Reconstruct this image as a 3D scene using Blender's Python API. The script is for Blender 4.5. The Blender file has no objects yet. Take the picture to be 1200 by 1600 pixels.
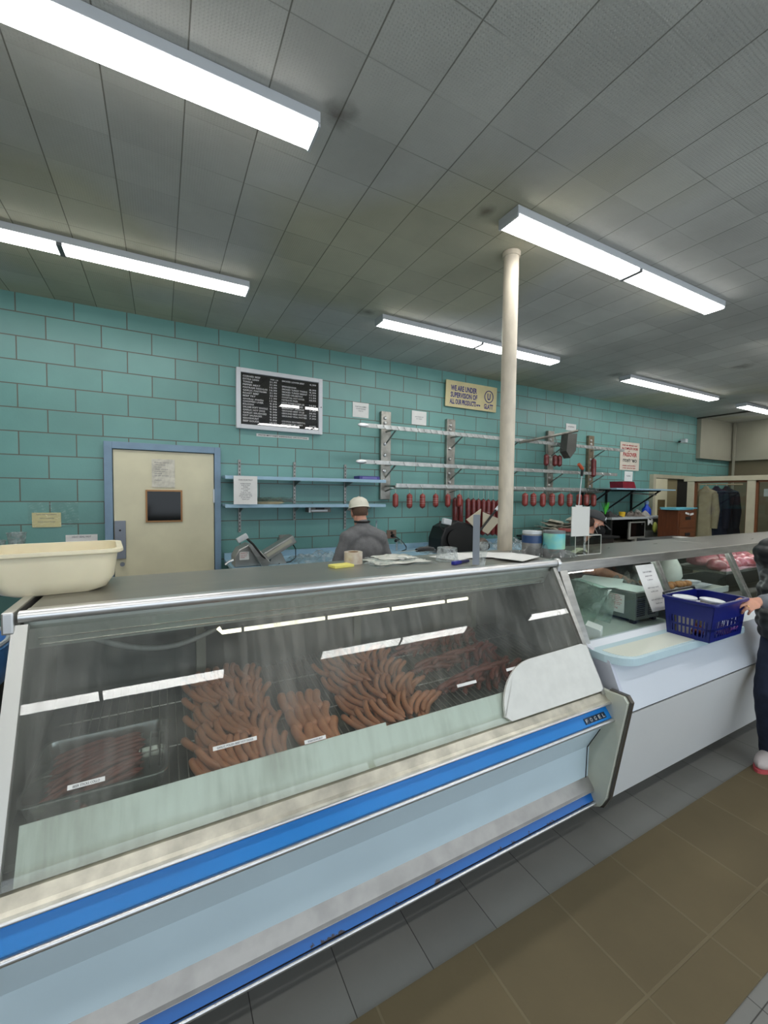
import bpy, bmesh, math, random
from mathutils import Vector, Matrix, Euler
random.seed(7)
C = bpy.context.scene.collection
sc = bpy.context.scene
PI = math.pi
ZC = 1.725            # camera height
# ---------------------------------------------------------------- camera
yaw, pitch, roll = 0.49243, -0.04239, 0.01079
cy, sy, cp, sp = math.cos(yaw), math.sin(yaw), math.cos(pitch), math.sin(pitch)
f = Vector((sy*cp, cy*cp, sp)); r = Vector((cy, -sy, 0)); u = r.cross(f)
r2 = r*math.cos(roll)+u*math.sin(roll); u2 = u*math.cos(roll)-r*math.sin(roll)
cam = bpy.data.cameras.new('camera'); camo = bpy.data.objects.new('camera', cam); C.objects.link(camo)
cam.sensor_fit = 'VERTICAL'; cam.sensor_height = 24; cam.lens = 24*648.54/1600; cam.clip_start = .02
camo.matrix_world = Matrix(((r2.x, u2.x, -f.x, 0), (r2.y, u2.y, -f.y, 0), (r2.z, u2.z, -f.z, ZC), (0, 0, 0, 1)))
sc.camera = camo
# ---------------------------------------------------------------- world, exposure
w = bpy.data.worlds.new('world'); sc.world = w; w.use_nodes = True
w.node_tree.nodes['Background'].inputs[0].default_value = (.5, .55, .6, 1)
w.node_tree.nodes['Background'].inputs[1].default_value = .05
sc.view_settings.view_transform = 'Standard'; sc.view_settings.look = 'None'
sc.view_settings.gamma = 1; sc.view_settings.use_curve_mapping = False
sc.view_settings.exposure = 0.0
LAMP = 16.5           # strength of the ceiling diffusers
FILL = 2.8            # glow of the added window panes behind the camera

# ---------------------------------------------------------------- materials
def S(r_, g_=None, b_=None):
    c = (r_, g_, b_) if g_ is not None else (r_, r_, r_)
    return tuple((x/255/12.92 if x/255 <= .04045 else ((x/255+.055)/1.055)**2.4) for x in c)+(1,)
class NT:
    def __init__(s, m): s.t = m.node_tree; s.n = s.t.nodes; s.l = s.t.links
    def new(s, typ, **k):
        n = s.n.new(typ)
        for a, b in k.items():
            if a.startswith('i_'): n.inputs[a[2:].replace('_', ' ')].default_value = b
            else: setattr(n, a, b)
        return n
    def ln(s, a, b): s.l.new(a, b)
def base(name):
    m = bpy.data.materials.new(name); m.use_nodes = True
    t = NT(m); return m, t, t.n['Principled BSDF']
MATS = {}
def mat(name, col, rough=.5, metal=0., var=.0, vscale=8., bump=0., bscale=60., stretch=None, spec=None, alpha=None, trans=None, col2=None, emit=None, sss=None, coat=None):
    if name in MATS: return MATS[name]
    m, t, p = base(name)
    p.inputs['Base Color'].default_value = col
    p.inputs['Roughness'].default_value = rough
    p.inputs['Metallic'].default_value = metal
    if spec is not None: p.inputs['Specular IOR Level'].default_value = spec
    if coat: p.inputs['Coat Weight'].default_value = coat
    if sss: p.inputs['Subsurface Weight'].default_value = sss; p.inputs['Subsurface Radius'].default_value = (.02, .008, .004)
    if trans: p.inputs['Transmission Weight'].default_value = trans
    if alpha is not None: p.inputs['Alpha'].default_value = alpha
    if emit: p.inputs['Emission Color'].default_value = col; p.inputs['Emission Strength'].default_value = emit
    if var or bump or col2:
        tc = t.new('ShaderNodeTexCoord'); mp = t.new('ShaderNodeMapping'); t.ln(tc.outputs['Object'], mp.inputs[0])
        if stretch: mp.inputs['Scale'].default_value = stretch
    if var or col2:
        n = t.new('ShaderNodeTexNoise', i_Scale=vscale, i_Detail=5.); t.ln(mp.outputs[0], n.inputs[0])
        mx = t.new('ShaderNodeMix', data_type='RGBA')
        if col2 is None:
            mx.inputs[6].default_value = tuple(c*(1-var) for c in col[:3])+(1,); mx.inputs[7].default_value = tuple(min(1, c*(1+var)) for c in col[:3])+(1,)
        else: mx.inputs[6].default_value = col; mx.inputs[7].default_value = col2
        rp = t.new('ShaderNodeMapRange'); rp.inputs[1].default_value = .35; rp.inputs[2].default_value = .65
        t.ln(n.outputs[0], rp.inputs[0]); t.ln(rp.outputs[0], mx.inputs[0]); t.ln(mx.outputs[2], p.inputs['Base Color'])
        if metal:
            r3 = t.new('ShaderNodeMapRange'); r3.inputs[3].default_value = max(0, rough-.08); r3.inputs[4].default_value = rough+.12
            t.ln(n.outputs[0], r3.inputs[0]); t.ln(r3.outputs[0], p.inputs['Roughness'])
    if bump:
        n2 = t.new('ShaderNodeTexNoise', i_Scale=bscale, i_Detail=4.); t.ln(mp.outputs[0], n2.inputs[0])
        b = t.new('ShaderNodeBump', i_Strength=bump, i_Distance=.01); t.ln(n2.outputs[0], b.inputs['Height']); t.ln(b.outputs[0], p.inputs['Normal'])
    MATS[name] = m; return m
def glass_mat(name, tint, fog=0., fogcol=(.6, .62, .6, 1), rough=0., fscale=3., refl=1.45, streak=None):
    m, t, p = base(name); t.n.remove(p)
    out = t.n['Material Output']
    tr = t.new('ShaderNodeBsdfTransparent'); tr.inputs[0].default_value = tint
    gl = t.new('ShaderNodeBsdfGlossy'); gl.inputs['Roughness'].default_value = rough
    fr = t.new('ShaderNodeFresnel'); gg = t.new('ShaderNodeNewGeometry'); mi = t.new('ShaderNodeMix', data_type='FLOAT'); t.ln(gg.outputs['Backfacing'], mi.inputs[0]); mi.inputs[2].default_value = refl; mi.inputs[3].default_value = 1/refl; t.ln(mi.outputs[0], fr.inputs[0])   # thin pane: same reflectance on both faces
    mx = t.new('ShaderNodeMixShader'); t.ln(fr.outputs[0], mx.inputs[0]); t.ln(tr.outputs[0], mx.inputs[1]); t.ln(gl.outputs[0], mx.inputs[2])
    last = mx.outputs[0]
    if fog:
        tc = t.new('ShaderNodeTexCoord'); mp = t.new('ShaderNodeMapping'); t.ln(tc.outputs['Object'], mp.inputs[0])
        n = t.new('ShaderNodeTexNoise', i_Scale=fscale, i_Detail=4., i_Roughness=.55); t.ln(mp.outputs[0], n.inputs[0])
        rp = t.new('ShaderNodeMapRange'); rp.inputs[1].default_value = .42; rp.inputs[2].default_value = .72; rp.inputs[3].default_value = fog*.15; rp.inputs[4].default_value = fog
        t.ln(n.outputs[0], rp.inputs[0]); fo = rp.outputs[0]
        if streak:
            mp2 = t.new('ShaderNodeMapping'); mp2.inputs['Scale'].default_value = streak; t.ln(tc.outputs['Object'], mp2.inputs[0])
            n2 = t.new('ShaderNodeTexNoise', i_Scale=1., i_Detail=3.); t.ln(mp2.outputs[0], n2.inputs[0])
            r2_ = t.new('ShaderNodeMapRange'); r2_.inputs[1].default_value = .4; r2_.inputs[2].default_value = .7; r2_.inputs[3].default_value = .6; r2_.inputs[4].default_value = 1.2
            t.ln(n2.outputs[0], r2_.inputs[0]); mm = t.new('ShaderNodeMath', operation='MULTIPLY'); t.ln(fo, mm.inputs[0]); t.ln(r2_.outputs[0], mm.inputs[1]); fo = mm.outputs[0]
        df = t.new('ShaderNodeBsdfDiffuse'); df.inputs[0].default_value = fogcol
        tl = t.new('ShaderNodeBsdfTranslucent'); tl.inputs[0].default_value = fogcol
        ad = t.new('ShaderNodeMixShader'); ad.inputs[0].default_value = .5; t.ln(df.outputs[0], ad.inputs[1]); t.ln(tl.outputs[0], ad.inputs[2])
        m2 = t.new('ShaderNodeMixShader'); t.ln(fo, m2.inputs[0]); t.ln(last, m2.inputs[1]); t.ln(ad.outputs[0], m2.inputs[2]); last = m2.outputs[0]
    t.ln(last, out.inputs[0]); MATS[name] = m; return m

def emis_(name, col, st):
    m, t, p = base(name); t.n.remove(p); e = t.new('ShaderNodeEmission'); e.inputs[0].default_value = col; e.inputs[1].default_value = st
    t.ln(e.outputs[0], t.n['Material Output'].inputs[0]); return m
# ---------------------------------------------------------------- mesh builder
class MB:
    def __init__(s): s.b = bmesh.new()
    def box(s, x0, x1, y0, y1, z0, z1, M=None, bev=0):
        v = [s.b.verts.new((x, y, z)) for x in (x0, x1) for y in (y0, y1) for z in (z0, z1)]
        fs = [s.b.faces.new([v[i] for i in q]) for q in ((0, 1, 3, 2), (4, 6, 7, 5), (0, 4, 5, 1), (2, 3, 7, 6), (0, 2, 6, 4), (1, 5, 7, 3))]
        if bev:
            es = list({e for q in fs for e in q.edges})
            res = bmesh.ops.bevel(s.b, geom=es, offset=bev, segments=2, affect='EDGES', profile=.6)
            v = list({x for q in res['faces'] for x in q.verts} | {x for x in v if x.is_valid})
        if M is not None: bmesh.ops.transform(s.b, matrix=M, verts=v)
        return s
    def cb(s, cx, cy_, cz, w_, d, h, M=None, bev=0, rot=None):
        MM = Matrix.Translation((cx, cy_, cz)) @ (Euler(rot).to_matrix().to_4x4() if rot else Matrix())
        if M is not None: MM = M @ MM
        return s.box(-w_/2, w_/2, -d/2, d/2, -h/2, h/2, MM, bev)
    def prism(s, pts, x0, x1, axis='X', M=None):
        """pts: outline in the plane across axis; X -> (y,z), Y -> (x,z), Z -> (x,y)"""
        def mk(p, a): return {'X': (a, p[0], p[1]), 'Y': (p[0], a, p[1]), 'Z': (p[0], p[1], a)}[axis]
        A = [s.b.verts.new(mk(p, x0)) for p in pts]; B = [s.b.verts.new(mk(p, x1)) for p in pts]
        n = len(pts)
        s.b.faces.new(A); s.b.faces.new(B[::-1])
        for i in range(n): s.b.faces.new((A[i], B[i], B[(i+1) % n], A[(i+1) % n]))
        if M is not None: bmesh.ops.transform(s.b, matrix=M, verts=A+B)
        return s
    def tube(s, pts, rad, n=10, cap=True, M=None):
        pts = [Vector(p) for p in pts]; k = len(pts)
        rad = rad if isinstance(rad, (list, tuple)) else [rad]*k
        rings = []; up = None
        for i, p in enumerate(pts):
            d = (pts[min(i+1, k-1)]-pts[max(i-1, 0)]).normalized()
            if up is None: up = Vector((0, 0, 1)) if abs(d.z) < .9 else Vector((1, 0, 0))
            a = d.cross(up)
            if a.length < 1e-4: a = d.cross(Vector((0, 1, 0)))
            a.normalize(); b = a.cross(d).normalized(); up = b
            rings.append([s.b.verts.new(p+(a*math.cos(2*PI*j/n)+b*math.sin(2*PI*j/n))*rad[i]) for j in range(n)])
        for i in range(k-1):
            for j in range(n): s.b.faces.new((rings[i][j], rings[i][(j+1) % n], rings[i+1][(j+1) % n], rings[i+1][j]))
        if cap: s.b.faces.new(rings[0][::-1]); s.b.faces.new(rings[-1])
        if M is not None: bmesh.ops.transform(s.b, matrix=M, verts=[v for q in rings for v in q])
        return s
    def lathe(s, prof, n=24, M=None, close=True):
        rings = []
        for (rr, z) in prof: rings.append([s.b.verts.new((rr*math.cos(2*PI*j/n), rr*math.sin(2*PI*j/n), z)) for j in range(n)] if rr > 1e-5 else [s.b.verts.new((0, 0, z))])
        for A, B in zip(rings, rings[1:]):
            for j in range(n):
                k = (j+1) % n
                if len(A) == 1 and len(B) == 1: continue
                if len(A) == 1: s.b.faces.new((A[0], B[j], B[k]))
                elif len(B) == 1: s.b.faces.new((A[j], B[0], A[k]))
                else: s.b.faces.new((A[j], B[j], B[k], A[k]))
        if close:
            if len(rings[0]) > 1: s.b.faces.new(rings[0][::-1])
            if len(rings[-1]) > 1: s.b.faces.new(rings[-1])
        if M is not None: bmesh.ops.transform(s.b, matrix=M, verts=[v for q in rings for v in q])
        return s
    def ell(s, c, rad, rot=None, n=16):
        MM = Matrix.Translation(c) @ (Euler(rot).to_matrix().to_4x4() if rot else Matrix()) @ Matrix.Diagonal((*rad, 1))
        bmesh.ops.create_uvsphere(s.b, u_segments=n, v_segments=max(6, n*2//3), radius=1, matrix=MM); return s
    def sheet(s, pts, nx, ny, fn):
        """grid surface fn(i/nx, j/ny) -> xyz"""
        V = [[s.b.verts.new(fn(i/nx, j/ny)) for j in range(ny+1)] for i in range(nx+1)]
        for i in range(nx):
            for j in range(ny): s.b.faces.new((V[i][j], V[i+1][j], V[i+1][j+1], V[i][j+1]))
        return s
    def loft(s, loops, cap0=True, cap1=False):
        R = [[s.b.verts.new(p) for p in L] for L in loops]; n = len(R[0])
        for A, B in zip(R, R[1:]):
            for j in range(n): s.b.faces.new((A[j], A[(j+1) % n], B[(j+1) % n], B[j]))
        if cap0: s.b.faces.new(R[0][::-1])
        if cap1: s.b.faces.new(R[-1])
        return s
def wloc(o):
    p = Vector(o.location); q = o.parent
    while q: p += q.location; q = q.parent
    return p
def build(name, mb, m, parent=None, smooth=False, local=False, solid=0, bevel=0, origin=None, auto=None):
    b = mb.b if isinstance(mb, MB) else mb
    me = bpy.data.meshes.new(name)
    bmesh.ops.recalc_face_normals(b, faces=b.faces)
    off = Vector((0, 0, 0))
    if parent is not None and not local: off = wloc(parent)
    elif parent is None and not local:
        xs = [v.co for v in b.verts]
        lo = Vector((min(c[i] for c in xs) for i in range(3))); hi = Vector((max(c[i] for c in xs) for i in range(3)))
        off = Vector(((lo.x+hi.x)/2, (lo.y+hi.y)/2, lo.z))
    bmesh.ops.translate(b, verts=b.verts, vec=-off)
    b.to_mesh(me); b.free()
    o = bpy.data.objects.new(name, me); C.objects.link(o)
    if parent is not None: o.parent = parent
    elif not local: o.location = off
    for mm in (m if isinstance(m, (list, tuple)) else [m]): me.materials.append(mm)
    if smooth:
        for p in me.polygons: p.use_smooth = True
        me.set_sharp_from_angle(angle=auto or math.radians(40))
    if solid:
        md = o.modifiers.new('s', 'SOLIDIFY'); md.thickness = solid; md.offset = 0
    if bevel:
        md = o.modifiers.new('b', 'BEVEL'); md.width = bevel; md.segments = 2; md.limit_method = 'ANGLE'; md.angle_limit = math.radians(50)
    return o
def tag(o, label, cat, group=None):
    o['label'] = label; o['category'] = cat
    if group: o['group'] = group
    return o
def thing(name, label, cat, loc=(0, 0, 0), rotz=0, group=None):
    o = bpy.data.objects.new(name, None); C.objects.link(o); o.empty_display_size = .05
    o.location = loc; o.rotation_euler = (0, 0, rotz); return tag(o, label, cat, group)
def struct(name, mb, m, parent=None, **k):
    o = build(name, mb, m, parent, **k)
    if parent is None: o['kind'] = 'structure'
    return o
def dup(root, loc=None, rot=None, label=None, group=None):
    q = root.copy(); C.objects.link(q)
    if loc is not None: q.location = loc
    if rot is not None: q.rotation_euler = rot
    if label: q['label'] = label
    if group: q['group'] = group
    for ch in list(root.children):
        c = ch.copy(); C.objects.link(c); c.parent = q
        for g in ch.children:
            d = g.copy(); C.objects.link(d); d.parent = c
    return q
def text_mesh(lines, M=None, bold=.012):
    """lines: (string, x, z, height, width or None); returns a bmesh in the x,z plane facing -y"""
    bm = bmesh.new()
    for (s, x, z, h, wd) in lines:
        cu = bpy.data.curves.new('t', 'FONT'); cu.body = s; cu.size = 1; cu.resolution_u = 2; cu.offset = bold
        o = bpy.data.objects.new('t', cu); C.objects.link(o)
        dg = bpy.context.evaluated_depsgraph_get(); dg.update()
        me = bpy.data.meshes.new_from_object(o.evaluated_get(dg))
        if len(me.vertices):
            x0 = min(v.co.x for v in me.vertices); x1 = max(v.co.x for v in me.vertices)
            kz = h/.72; kx = (wd/(x1-x0)) if wd else kz*.85
            n0 = len(bm.verts); bm.from_mesh(me); bm.verts.ensure_lookup_table()
            for v in bm.verts[n0:]: v.co = Vector((x+(v.co.x-x0)*kx, 0, z+v.co.y*kz))
        bpy.data.objects.remove(o); bpy.data.meshes.remove(me); bpy.data.curves.remove(cu)
    if M is not None: bmesh.ops.transform(bm, matrix=M, verts=bm.verts)
    return bm
def T(x, y, z): return Matrix.Translation((x, y, z))
def RX(a): return Matrix.Rotation(a, 4, 'X')
def RY(a): return Matrix.Rotation(a, 4, 'Y')
def RZ(a): return Matrix.Rotation(a, 4, 'Z')

# common materials
steel = mat('brushed steel', S(190, 190, 186), .3, .9, var=.14, vscale=6, stretch=(1, 6, 6))
steel2 = mat('dull steel', S(150, 150, 146), .42, .85, var=.2, vscale=9)
chrome = mat('polished trim', S(212, 212, 212), .34, .95)
dark = mat('dark metal', S(38, 38, 38), .5, .3)
black = mat('black plastic', S(18, 18, 19), .45)
white_en = mat('white enamel', S(205, 210, 214), .35, var=.03, vscale=2)
cream_en = mat('cream enamel', S(205, 206, 192), .4, var=.05, vscale=5)
ltblue = mat('pale blue enamel', S(196, 216, 226), .35, var=.04, vscale=2)
blue = mat('bright blue enamel', S(14, 128, 208), .35, var=.05, vscale=3)
paper = mat('white paper', S(225, 225, 222), .8, var=.03, vscale=14)
ink = mat('black ink', S(45, 45, 50), .8)
inkgrey = mat('grey print', S(120, 120, 125), .8)
clear = glass_mat('clear glass', (.93, .96, .95, 1), refl=1.45)
clearp = glass_mat('clear plastic', (.9, .92, .92, 1), fog=.6, fogcol=(.78, .82, .82, 1), rough=.12, fscale=25)

# ================================================================ ROOM
XL, XR, YB, YF, HC = -4.0, 11.45, 4.68, -3.6, 3.415
def wall_brick():
    m, t, p = base('teal painted block')
    g = t.new('ShaderNodeNewGeometry'); sp_ = t.new('ShaderNodeSeparateXYZ'); t.ln(g.outputs['Position'], sp_.inputs[0])
    ax = t.new('ShaderNodeMath', operation='ADD'); ax.inputs[1].default_value = .8797+20*.4064; t.ln(sp_.outputs[0], ax.inputs[0])
    az = t.new('ShaderNodeMath', operation='ADD'); az.inputs[1].default_value = -.0028; t.ln(sp_.outputs[2], az.inputs[0])
    cb = t.new('ShaderNodeCombineXYZ'); t.ln(ax.outputs[0], cb.inputs[0]); t.ln(az.outputs[0], cb.inputs[1])
    br = t.new('ShaderNodeTexBrick', offset=.5, offset_frequency=2, squash=1.)
    for k, v in dict(Scale=1., Mortar_Size=.0052, Mortar_Smooth=.25, Bias=0., Brick_Width=.4064, Row_Height=.2032).items(): br.inputs[k.replace('_', ' ')].default_value = v
    br.inputs['Color1'].default_value = S(113, 163, 157); br.inputs['Color2'].default_value = S(105, 154, 148); br.inputs['Mortar'].default_value = S(100, 100, 90)
    t.ln(cb.outputs[0], br.inputs[0])
    n = t.new('ShaderNodeTexNoise', i_Scale=1.6, i_Detail=6.); t.ln(g.outputs['Position'], n.inputs[0])
    mr = t.new('ShaderNodeMapRange'); mr.inputs[1].default_value = .3; mr.inputs[2].default_value = .7; mr.inputs[3].default_value = .88; mr.inputs[4].default_value = 1.08; t.ln(n.outputs[0], mr.inputs[0])
    vm = t.new('ShaderNodeVectorMath', operation='SCALE'); t.ln(br.outputs[0], vm.inputs[0]); t.ln(mr.outputs[0], vm.inputs['Scale']); t.ln(vm.outputs[0], p.inputs['Base Color'])
    p.inputs['Roughness'].default_value = .38
    n2 = t.new('ShaderNodeTexNoise', i_Scale=45., i_Detail=5.); t.ln(g.outputs['Position'], n2.inputs[0])
    b1 = t.new('ShaderNodeBump', i_Strength=.25, i_Distance=.004); t.ln(n2.outputs[0], b1.inputs['Height'])
    inv = t.new('ShaderNodeMath', operation='SUBTRACT'); inv.inputs[0].default_value = 1; t.ln(br.outputs['Fac'], inv.inputs[1])
    b2 = t.new('ShaderNodeBump', i_Strength=.6, i_Distance=.006); t.ln(inv.outputs[0], b2.inputs['Height']); t.ln(b1.outputs[0], b2.inputs['Normal']); t.ln(b2.outputs[0], p.inputs['Normal'])
    return m
def grid_mat(name, c1, c2, line, w_, h_, ox, oy, ms, rough, warm=None, dots=False, faintrow=False, spots=()):
    m, t, p = base(name)
    g = t.new('ShaderNodeNewGeometry'); mp = t.new('ShaderNodeMapping'); mp.inputs['Location'].default_value = (-ox+100*w_, -oy+100*h_, 0); t.ln(g.outputs['Position'], mp.inputs[0])
    sp_ = t.new('ShaderNodeSeparateXYZ'); t.ln(mp.outputs[0], sp_.inputs[0]); cb = t.new('ShaderNodeCombineXYZ'); t.ln(sp_.outputs[0], cb.inputs[0]); t.ln(sp_.outputs[1], cb.inputs[1])
    br = t.new('ShaderNodeTexBrick', offset=0., offset_frequency=2, squash=1.)
    for k, v in dict(Scale=1., Mortar_Size=ms, Mortar_Smooth=.3, Bias=0., Brick_Width=w_, Row_Height=h_).items(): br.inputs[k.replace('_', ' ')].default_value = v
    br.inputs['Color1'].default_value = c1; br.inputs['Color2'].default_value = c2; br.inputs['Mortar'].default_value = line
    t.ln(cb.outputs[0], br.inputs[0])
    fac = br.outputs['Fac']; brc = br.outputs[0]
    if dots:      # ceiling: strong seams one way, faint broken seams the other, every tile its own tone
        def seam(ax_, size, thick):
            dv = t.new('ShaderNodeMath', operation='DIVIDE'); t.ln(sp_.outputs[ax_], dv.inputs[0]); dv.inputs[1].default_value = size
            fl_ = t.new('ShaderNodeMath', operation='FLOOR'); t.ln(dv.outputs[0], fl_.inputs[0])
            fr_ = t.new('ShaderNodeMath', operation='PINGPONG'); t.ln(dv.outputs[0], fr_.inputs[0]); fr_.inputs[1].default_value = .5
            m1 = t.new('ShaderNodeMapRange'); m1.inputs[1].default_value = thick/size*.6; m1.inputs[2].default_value = thick/size*1.5; m1.inputs[3].default_value = 1; m1.inputs[4].default_value = 0; t.ln(fr_.outputs[0], m1.inputs[0])
            return m1.outputs[0], fl_.outputs[0]
        sx, fx = seam(0, w_, ms); sy2, fy = seam(1, h_, ms*.8)
        nb = t.new('ShaderNodeTexNoise', i_Scale=1.3, i_Detail=2.); t.ln(g.outputs['Position'], nb.inputs[0])
        mb_ = t.new('ShaderNodeMapRange'); mb_.inputs[1].default_value = .46; mb_.inputs[2].default_value = .6; mb_.inputs[3].default_value = .12; mb_.inputs[4].default_value = .7; t.ln(nb.outputs[0], mb_.inputs[0])
        ml = t.new('ShaderNodeMath', operation='MULTIPLY'); t.ln(sy2, ml.inputs[0]); t.ln(mb_.outputs[0], ml.inputs[1])
        mm_ = t.new('ShaderNodeMath', operation='MAXIMUM'); t.ln(sx, mm_.inputs[0]); t.ln(ml.outputs[0], mm_.inputs[1]); fac = mm_.outputs[0]
        cf = t.new('ShaderNodeCombineXYZ'); t.ln(fx, cf.inputs[0]); t.ln(fy, cf.inputs[1])
        wn = t.new('ShaderNodeTexWhiteNoise', noise_dimensions='2D'); t.ln(cf.outputs[0], wn.inputs[0])
        mw = t.new('ShaderNodeMapRange'); mw.inputs[3].default_value = .90; mw.inputs[4].default_value = 1.03; t.ln(wn.outputs['Value'], mw.inputs[0])
        tv = t.new('ShaderNodeVectorMath', operation='SCALE'); tv.inputs[0].default_value = c1[:3]; t.ln(mw.outputs[0], tv.inputs['Scale'])
        mxl = t.new('ShaderNodeMix', data_type='RGBA'); t.ln(fac, mxl.inputs[0]); t.ln(tv.outputs[0], mxl.inputs[6]); mxl.inputs[7].default_value = line; brc = mxl.outputs[2]
    n = t.new('ShaderNodeTexNoise', i_Scale=.9, i_Detail=7., i_Roughness=.6); t.ln(g.outputs['Position'], n.inputs[0])
    mr = t.new('ShaderNodeMapRange'); mr.inputs[1].default_value = .3; mr.inputs[2].default_value = .7; mr.inputs[3].default_value = .78; mr.inputs[4].default_value = 1.1; t.ln(n.outputs[0], mr.inputs[0])
    vm = t.new('ShaderNodeVectorMath', operation='SCALE'); t.ln(brc, vm.inputs[0]); t.ln(mr.outputs[0], vm.inputs['Scale']); col = vm.outputs[0]
    if warm:
        n3 = t.new('ShaderNodeTexNoise', i_Scale=.45, i_Detail=2.); t.ln(g.outputs['Position'], n3.inputs[0])
        m3 = t.new('ShaderNodeMapRange'); m3.inputs[1].default_value = .46; m3.inputs[2].default_value = .56; t.ln(n3.outputs[0], m3.inputs[0])
        mu = t.new('ShaderNodeMix', data_type='RGBA', blend_type='MULTIPLY'); t.ln(m3.outputs[0], mu.inputs[0]); t.ln(col, mu.inputs[6]); mu.inputs[7].default_value = warm; col = mu.outputs[2]
    for (sx, sy_, sr) in spots:
        vd = t.new('ShaderNodeVectorMath', operation='DISTANCE'); vd.inputs[1].default_value = (sx, sy_, HC); t.ln(g.outputs['Position'], vd.inputs[0])
        n5 = t.new('ShaderNodeTexNoise', i_Scale=14., i_Detail=4.); t.ln(g.outputs['Position'], n5.inputs[0])
        ma = t.new('ShaderNodeMath', operation='MULTIPLY_ADD'); t.ln(n5.outputs[0], ma.inputs[0]); ma.inputs[1].default_value = sr*1.1; t.ln(vd.outputs['Value'], ma.inputs[2])
        m5 = t.new('ShaderNodeMapRange'); m5.inputs[1].default_value = sr*.6; m5.inputs[2].default_value = sr*1.5; m5.inputs[3].default_value = .62; m5.inputs[4].default_value = 0.; t.ln(ma.outputs[0], m5.inputs[0])
        mu = t.new('ShaderNodeMix', data_type='RGBA'); t.ln(m5.outputs[0], mu.inputs[0]); t.ln(col, mu.inputs[6]); mu.inputs[7].default_value = S(70, 58, 48); col = mu.outputs[2]
    t.ln(col, p.inputs['Base Color'])
    p.inputs['Roughness'].default_value = rough
    inv = t.new('ShaderNodeMath', operation='SUBTRACT'); inv.inputs[0].default_value = 1; t.ln(fac, inv.inputs[1])
    b2 = t.new('ShaderNodeBump', i_Strength=.5, i_Distance=.004); t.ln(inv.outputs[0], b2.inputs['Height'])
    if dots:
        v = t.new('ShaderNodeTexVoronoi', i_Scale=75., i_Randomness=.15); t.ln(g.outputs['Position'], v.inputs[0])
        m4 = t.new('ShaderNodeMapRange'); m4.inputs[1].default_value = .18; m4.inputs[2].default_value = .34; t.ln(v.outputs['Distance'], m4.inputs[0])
        b3 = t.new('ShaderNodeBump', i_Strength=.35, i_Distance=.003); t.ln(m4.outputs[0], b3.inputs['Height']); t.ln(b2.outputs[0], b3.inputs['Normal']); b2 = b3
    else:
        n4 = t.new('ShaderNodeTexNoise', i_Scale=90., i_Detail=3.); t.ln(g.outputs['Position'], n4.inputs[0])
        b3 = t.new('ShaderNodeBump', i_Strength=.12, i_Distance=.003); t.ln(n4.outputs[0], b3.inputs['Height']); t.ln(b2.outputs[0], b3.inputs['Normal']); b2 = b3
    t.ln(b2.outputs[0], p.inputs['Normal'])
    return m
teal = wall_brick()
ceilm = grid_mat('perforated ceiling tile', S(200, 201, 196), S(200, 201, 196), S(128, 127, 118), .3061, .3057, -.5043, 1.2086, .0026, .75, warm=(.90, .87, .70, 1), dots=True,
                 spots=((.72, 1.80, .10), (1.72, 1.97, .07), (4.36, 1.93, .08), (5.55, 3.62, .12), (8.4, 3.6, .12), (1.7, 3.55, .1), (6.6, 2.6, .15)))
floorm = grid_mat('grey floor tile', S(120, 120, 116), S(128, 128, 124), S(62, 62, 58), .305, .305, .551, 1.17, .002, .45)
greywall = mat('off white wall', S(150, 148, 132), .7, var=.06, vscale=1.5)
brownwall = mat('olive brown wall', S(112, 104, 82), .7, var=.06, vscale=1.5)
struct('floor', MB().box(XL, XR, YF, YB, -.06, 0), floorm)
struct('ceiling', MB().box(XL, XR, YF, YB, HC, HC+.08), ceilm)
struct('wall_back', MB().box(XL, XR, YB, YB+.15, 0, HC), teal)
struct('wall_left', MB().box(XL-.12, XL, YF, YB, 0, HC), greywall)
struct('wall_right', MB().box(XR, XR+.12, YF, YB, 0, HC), brownwall)
struct('wall_front', MB().box(XL, XR, YF-.12, YF, 0, HC), greywall)
# unseen window added behind the camera, its glowing panes brighten the case fronts
fill_win = bpy.data.objects.new('window_9', None); C.objects.link(fill_win); fill_win.location = (2.5, YF+.01, .6); fill_win['kind'] = 'structure'
build('window_frame', MB().box(-2.6, 8.1, YF+.001, YF+.05, .52, .60).box(-2.6, 8.1, YF+.001, YF+.05, 2.6, 2.68).box(-2.6, -2.52, YF+.001, YF+.05, .6, 2.6).box(8.02, 8.1, YF+.001, YF+.05, .6, 2.6).box(2.70, 2.80, YF+.001, YF+.05, .6, 2.6), mat('fill window frame', S(120, 120, 118), .4, .5), fill_win)
fill_glow = emis_('glow of the fill panes', (.80, .90, 1, 1), FILL)
build('pane', MB().box(-2.52, 2.70, YF+.004, YF+.02, .6, 2.6), fill_glow, fill_win); build('pane', MB().box(2.80, 8.02, YF+.004, YF+.02, .6, 2.6), fill_glow, fill_win)
struct('trim_1', MB().box(10.0, 11.4, 4.60, YB-.002, 2.56, HC-.002).box(11.36, XR-.002, YF+.05, 4.60, 2.56, HC-.002), greywall)   # boxed soffit
struct('trim_2', MB().box(9.98, 10.0, YF, YB-.002, HC-.03, HC-.002), mat('ceiling edge strip', S(60, 58, 50), .7))
struct('trim_3', MB().box(11.30, 11.33, 4.52, 4.56, 0, HC-.005), greywall)
# brown runner
matm = grid_mat('brown ribbed runner', S(104, 92, 66), S(98, 87, 63), S(112, 101, 76), .42, .42, .2, .76, .006, .85)
tag(build('floor_runner', MB().box(-2.2, 6.5, .60, 1.17, .001, .006), matm), 'long brown ribbed runner laid on the grey floor tiles', 'floor mat')

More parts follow.
